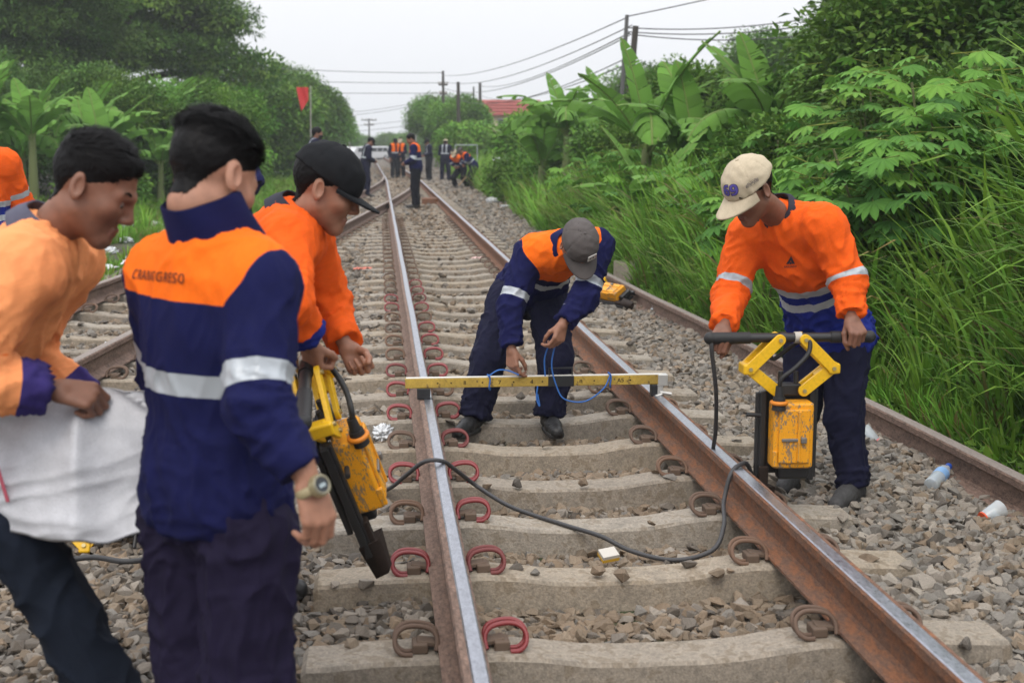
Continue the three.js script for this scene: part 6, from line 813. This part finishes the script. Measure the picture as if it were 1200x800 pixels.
worker('stooping person in orange yoked jacket working with a pick by the bushes', 2.12, -40.0, -0.20, 260, { arms: 'reach', lean: 0.7, hip: 0.72, knee: 0.1, headDown: 0.3 }, { ...navySuit, cap: { color: 'greyCap' } });
worker('person in navy shirt mostly hidden behind the person with the wrist watch', -2.33, -14.0, -0.22, 15, { arms: 'hips', s: 0.98, cell: 0.014 }, { shirt: { mat: M.navy, off: 0.016, collar: M.navy }, skin: 'b' });
worker('person in orange shirt with blue lower panel in front of the banana grove', -3.17, -8.0, -0.26, 168, { arms: 'back', s: 1.05, cell: 0.0115, headDown: 0.2 }, { shirt: { mat: M.orange2, off: 0.018, folds: 1.1, collar: M.charcoal, collarFold: true, collarH: 0.044, parts: orangeShirt(0.215, 0.135, 0.0, 0.19, M.royal, 0.034) }, trousers: { mat: M.trouser } });
// pick held by the stooping worker
{ const t = thing('pick', 'pick with a wooden handle held by the stooping workers', 'tool', [1.62, -0.15, -40.2]); mesh('handle', rod([0.35, 0.42, 0.05], [0, 0.02, 0], 0.02), std(0.30, 0.20, 0.10, 0.8), t); mesh('pick_head', tube([[-0.02, 0.02, -0.25], [0.02, 0.06, 0], [-0.02, 0.02, 0.25]], 0.022, 12, 6), std(0.10, 0.09, 0.08, 0.7), t); }
tag(mesh('junction_box', rbox(0.42, 0.16, 0.5, 0.02), rustMat), 'rusty block of the points beside the rail, behind the person with bowed head', 'box').position.set(0.40, -0.13, -30.2);
// ------------------------------------------------------------------ flag, poles, wires
{ const t = thing('flag', 'red flag on a thin pole above the trees', 'flag', [-3.15, -0.3, -45]); mesh('pole', rod([0, 0, 0], [0.06, 3.45, 0], 0.025, 0.018, 8), std(0.32, 0.30, 0.27, 0.8), t);
  const g = new THREE.PlaneGeometry(0.62, 0.8, 14, 16), p = g.attributes.position; for (let i = 0; i < p.count; i++) { const u = (p.getX(i) + 0.31) / 0.62, v = (0.4 - p.getY(i)) / 0.8; p.setXYZ(i, -0.02 - u * 0.40 + v * u * 0.15, 3.40 - v * 0.42 - u * 0.20 - u * v * 0.20 + (1 - v) * u * 0.20, 0.10 * Math.sin(u * 7 + v * 2) * u); } g.computeVertexNormals(); const b = g.clone(); b.translate(0, 0, -0.01); mesh('cloth', join([g, b]), phys(0.62, 0.03, 0.03, 0.8, { transmission: 0.25, thickness: 0, side: THREE.DoubleSide }), t); }
const woodPole = std(0.055, 0.048, 0.042, 0.9), conc = std(0.30, 0.29, 0.27, 0.9);
function pole(label, x, z, y1, r, m, arms, lean = [0, 0]) { const y0 = Math.min(landY(x, z), -0.2) - 0.1, t = thing('utility_pole', label, 'utility pole', [x, y0, z], 0, 'utility poles'); mesh('shaft', rod([0, 0, 0], [lean[0], y1 - y0, lean[1]], r, r * 0.7, 10), m, t); for (const [h, w] of arms) { const a = mesh('cross_arm', rbox(w, 0.09, 0.09, 0.01, [lean[0] * h / (y1 - y0), h - y0, 0]), m, t); for (const s of [-1, -0.4, 0.4, 1]) mesh('insulator', cyl(0.04, 0.05, 0.12, 8, [lean[0] * h / (y1 - y0) + s * w * 0.46, h - y0 + 0.1, 0]), std(0.3, 0.27, 0.24, 0.4), a); } return t; }
pole('thin leaning pole behind the banana plant on the bank', 3.98, -26, 3.75, 0.055, std(0.10, 0.10, 0.10, 0.8), [], [0.22, 0]); pole('thicker dark pole leaning beside the thin one on the bank', 4.0, -25.6, 3.5, 0.085, woodPole, [], [0.30, 0]);
pole('tall pole with cross arm behind the light green tree', 2.75, -72, 5.15, 0.10, woodPole, [[4.4, 0.5], [3.9, 0.4]]); pole('bare dark pole standing before the light green tree', 2.86, -60, 4.0, 0.11, woodPole, []);
pole('slender pole in front of the red roof', 5.45, -86, 4.9, 0.08, woodPole, []); pole('stout pole beside the red roof', 5.95, -87, 5.2, 0.14, woodPole, []); pole('pole behind the crown of the light green tree', 3.55, -105, 4.9, 0.12, woodPole, [[4.8, 0.8]]);
pole('distant pole of a pair beyond the two vested workers', 1.75, -110, 3.95, 0.10, woodPole, []); pole('second distant pole of the pair beyond the vested workers', 2.15, -112, 3.9, 0.12, woodPole, []); pole('very thin distant mast above the vested workers', 2.5, -118, 5.6, 0.05, conc, []);
pole('distant pole with two cross arms above the hazy trees', -1.75, -122, 3.5, 0.10, woodPole, [[3.35, 1.4], [2.9, 0.9]]);
for (const [x, z, h, l] of [[-3.15, -78, 2.95, 'grey post beside the white kiosk'], [-3.0, -84, 2.85, 'second grey post beside the white kiosk'], [-2.85, -90, 2.8, 'third grey post beside the white kiosk']]) pole(l, x, z, h, 0.07, conc, [[h - 0.08, 0.7]]);
const wireMat = std(0.06, 0.06, 0.065, 0.7); const wireLabels = [];
function wire(label, a, b, sag, r = 0.014) { const pts = []; for (let i = 0; i <= 14; i++) { const t = i / 14; pts.push([lerp(a[0], b[0], t), lerp(a[1], b[1], t) - sag * 4 * t * (1 - t), lerp(a[2], b[2], t)]); } tag(mesh('overhead_wire', tube(pts, r, 28, 5), wireMat), label, 'wire', 'overhead wires'); }
[[3.70, 0], [3.55, 0.1], [3.35, 0.05], [3.0, 0.2]].forEach(([y, dx], i) => wire('overhead wire sagging from the leaning poles to the tall pole', [4.2 + dx, y, -26], [2.75 + dx, 4.9 - i * 0.35, -72], 0.35 + 0.12 * i, 0.012));
[[3.72, 5.6, 0.1], [3.5, 4.9, 0.5], [3.42, 4.7, 0.5], [3.38, 4.45, 0.55]].forEach(([y, y2, s]) => wire('overhead wire running from the leaning poles into the dark trees', [4.2, y, -26], [12.0, y2, -24], s, 0.012));
[[5.05, 0.2], [4.5, 0.15], [3.95, 0.1]].forEach(([y, s], i) => wire('overhead wire spanning the sky from the tall pole to the trees behind the flag', [2.75, y, -72], [-12, y + 0.5 - i * 0.2, -70], s, 0.016));
[[4.75, 0.5], [4.6, 0.6], [3.3, 0.2], [2.95, 0.3]].forEach(([y, s]) => wire('thin overhead wire low across the sky above the hazy trees', [3.55, y, -105], [-9, y - 0.9, -112], s, 0.018));
[[5.0, 0.4], [4.4, 0.5]].forEach(([y, s]) => wire('overhead wire from the stout pole towards the leaning poles', [5.95, y, -87], [4.25, y - 1.6, -26], s, 0.013));
// ------------------------------------------------------------------ house, kiosk, van, shelter
{ const t = thing('house', 'house with red tiled roof and cream wall behind the trees', 'house', [8.3, -0.05, -92]), wall = std(0.62, 0.55, 0.36, 0.9), roofTex = noiseTex(256, (a, b, c) => { const v = 0.9 + (c - 0.5) * 0.3 + (b - 0.5) * 0.25; return [168 * v, 92 * v, 84 * v]; }, true, 91), roofM = std(0.9, 0.85, 0.85, 0.9, { map: roofTex });
  mesh('wall', box(5.6, 3.2, 4, [0.4, 1.6, 0]), wall, t); const sh = new THREE.Shape([[-3.2, 0], [3.9, 0], [2.2, 1.15], [-2.2, 1.15]].map(p => new THREE.Vector2(...p))), rg = new THREE.ExtrudeGeometry(sh, { depth: 4.8, bevelEnabled: false }); rg.translate(0, 3.15, -2.4); const rp = rg.attributes.position; for (let i = 0; i < rp.count; i++) if (rp.getY(i) > 4) rp.setZ(i, rp.getZ(i) * 0.12); rg.computeVertexNormals(); const roof = mesh('roof', rg, roofM, t);
  for (let i = 0; i < 5; i++) mesh('tile_course', box(6.6 - i * 0.8, 0.04, 0.10, [0.1, 3.25 + i * 0.22, 2.35 - i * 0.42]), roofM, roof);
  for (const x of [-1.6, -0.6, 0.9]) { const w = mesh('window', box(0.62, 0.8, 0.08, [x, 2.55, 2.0]), std(0.5, 0.5, 0.48, 0.6), t); mesh('pane', box(0.5, 0.66, 0.04, [x, 2.55, 2.045]), std(0.06, 0.08, 0.09, 0.1), w); } }
{ const t = thing('kiosk', 'small white kiosk with a flat roof by the grey posts', 'kiosk', [-3.75, -0.3, -77]), w = std(0.60, 0.61, 0.62, 0.8); mesh('wall', box(1.1, 2.2, 1.2, [0, 1.1, 0]), w, t); mesh('roof', rbox(1.5, 0.12, 1.6, 0.02, [0, 2.27, 0]), std(0.5, 0.5, 0.5, 0.8), t); const win = mesh('window', box(0.66, 0.8, 0.04, [0.05, 1.4, 0.61]), std(0.25, 0.27, 0.28, 0.6), t); mesh('pane', box(0.56, 0.7, 0.02, [0.05, 1.4, 0.632]), std(0.05, 0.07, 0.08, 0.1), win); mesh('door', box(0.03, 1.8, 0.7, [0.56, 0.9, 0]), std(0.35, 0.36, 0.36, 0.7), t); }
function van(label, x, z, turn, sc) { const t = thing('van', label, 'van', [x, landY(x, z), z], turn, 'white vans at the crossing'), W = phys(0.55, 0.56, 0.58, 0.3, { clearcoat: 0.6 }), gl = std(0.02, 0.025, 0.03, 0.08), sh = new THREE.Shape(); t.scale.setScalar(sc); [[-2.0, 0.32], [-2.05, 0.85], [-1.55, 1.0], [-0.95, 1.62], [1.6, 1.68], [1.95, 1.0], [2.0, 0.35]].forEach((p, i) => i ? sh.lineTo(...p) : sh.moveTo(...p)); sh.closePath(); const g = new THREE.ExtrudeGeometry(sh, { depth: 1.5, bevelEnabled: true, bevelSize: 0.07, bevelThickness: 0.09, bevelSegments: 3 }); g.translate(0, 0, -0.75); mesh('body', g, W, t);
  for (const s of [-1, 1]) { for (const [a, b] of [[-0.75, 0.0], [0.1, 0.8], [0.9, 1.5]]) mesh('side_window', box(b - a, 0.46, 0.03, [(a + b) / 2, 1.32, s * 0.845]), gl, t); for (const wx of [-1.2, 1.25]) { const wh = mesh('wheel', cyl(0.31, 0.31, 0.2, 20, [wx, 0.31, s * 0.76], [Math.PI / 2, 0, 0]), std(0.015, 0.015, 0.015, 0.8), t); mesh('rim', cyl(0.19, 0.19, 0.21, 16, [wx, 0.31, s * 0.765], [Math.PI / 2, 0, 0]), std(0.4, 0.4, 0.4, 0.4, { metalness: 0.6 }), wh); } mesh('headlight', rbox(0.08, 0.16, 0.28, 0.02, [-2.1, 0.8, s * 0.6]), std(0.7, 0.7, 0.68, 0.2), t); }
  mesh('windscreen', put(box(0.03, 0.72, 1.4), [-1.33, 1.30, 0], [0, 0, -0.76]), gl, t); mesh('bumper', rbox(0.16, 0.22, 1.6, 0.05, [-2.1, 0.45, 0]), std(0.25, 0.25, 0.26, 0.6), t); }
van('white van with its bonnet towards the hazy trees, parked at the crossing', -2.75, -112, 0.9, 0.72); van('white van whose rear is hidden by the vested workers', -1.35, -118, 0.5, 0.72);
{ const t = thing('shelter', 'low shelter with a pale tin roof among the bushes', 'shelter', [2.95, -0.15, -35.5]), tin = std(0.50, 0.52, 0.55, 0.5, { metalness: 0.3 }), g = new THREE.PlaneGeometry(1.0, 0.8, 40, 1); g.rotateX(-Math.PI / 2); const p = g.attributes.position; for (let i = 0; i < p.count; i++) p.setY(i, 0.015 * Math.sin(p.getX(i) * 75)); g.computeVertexNormals(); const b = g.clone(); b.translate(0, -0.01, 0); const rf = join([g, b]); rf.rotateX(0.3); rf.rotateZ(0.10); rf.translate(-0.1, 0.88, 0); mesh('tin_roof', rf, tin, t); for (const [x, z] of [[-0.45, 0.3], [0.3, 0.3], [-0.45, -0.3], [0.3, -0.3]]) mesh('post', rod([x, 0, z], [x, 0.84 - z * 0.3, z], 0.03), std(0.35, 0.34, 0.32, 0.8), t); mesh('back_wall', box(0.8, 0.5, 0.04, [0.15, 0.5, -0.32]), std(0.16, 0.10, 0.085, 0.9), t);
  drop('bucket', cyl(0.16, 0.13, 0.26, 14), std(0.42, 0.16, 0.03, 0.7), [2.62, 0.02, -35.0], 0, 'orange bucket under the tin-roofed shelter', 'bucket'); const f = thing('pipe_frame', 'pale pipe frame behind the stooping workers', 'frame', [2.35, -0.2, -47]); for (const x of [-0.4, 0.4]) mesh('upright', rod([x, 0, 0], [x, 1.35, 0], 0.02), std(0.30, 0.34, 0.34, 0.6), f); mesh('crossbar', rod([-0.4, 1.35, 0], [0.4, 1.35, 0], 0.02), std(0.30, 0.34, 0.34, 0.6), f); }
scene.traverse(o => { if (o.isMesh) o.castShadow = o.receiveShadow = true; });
renderer.render(scene, camera);
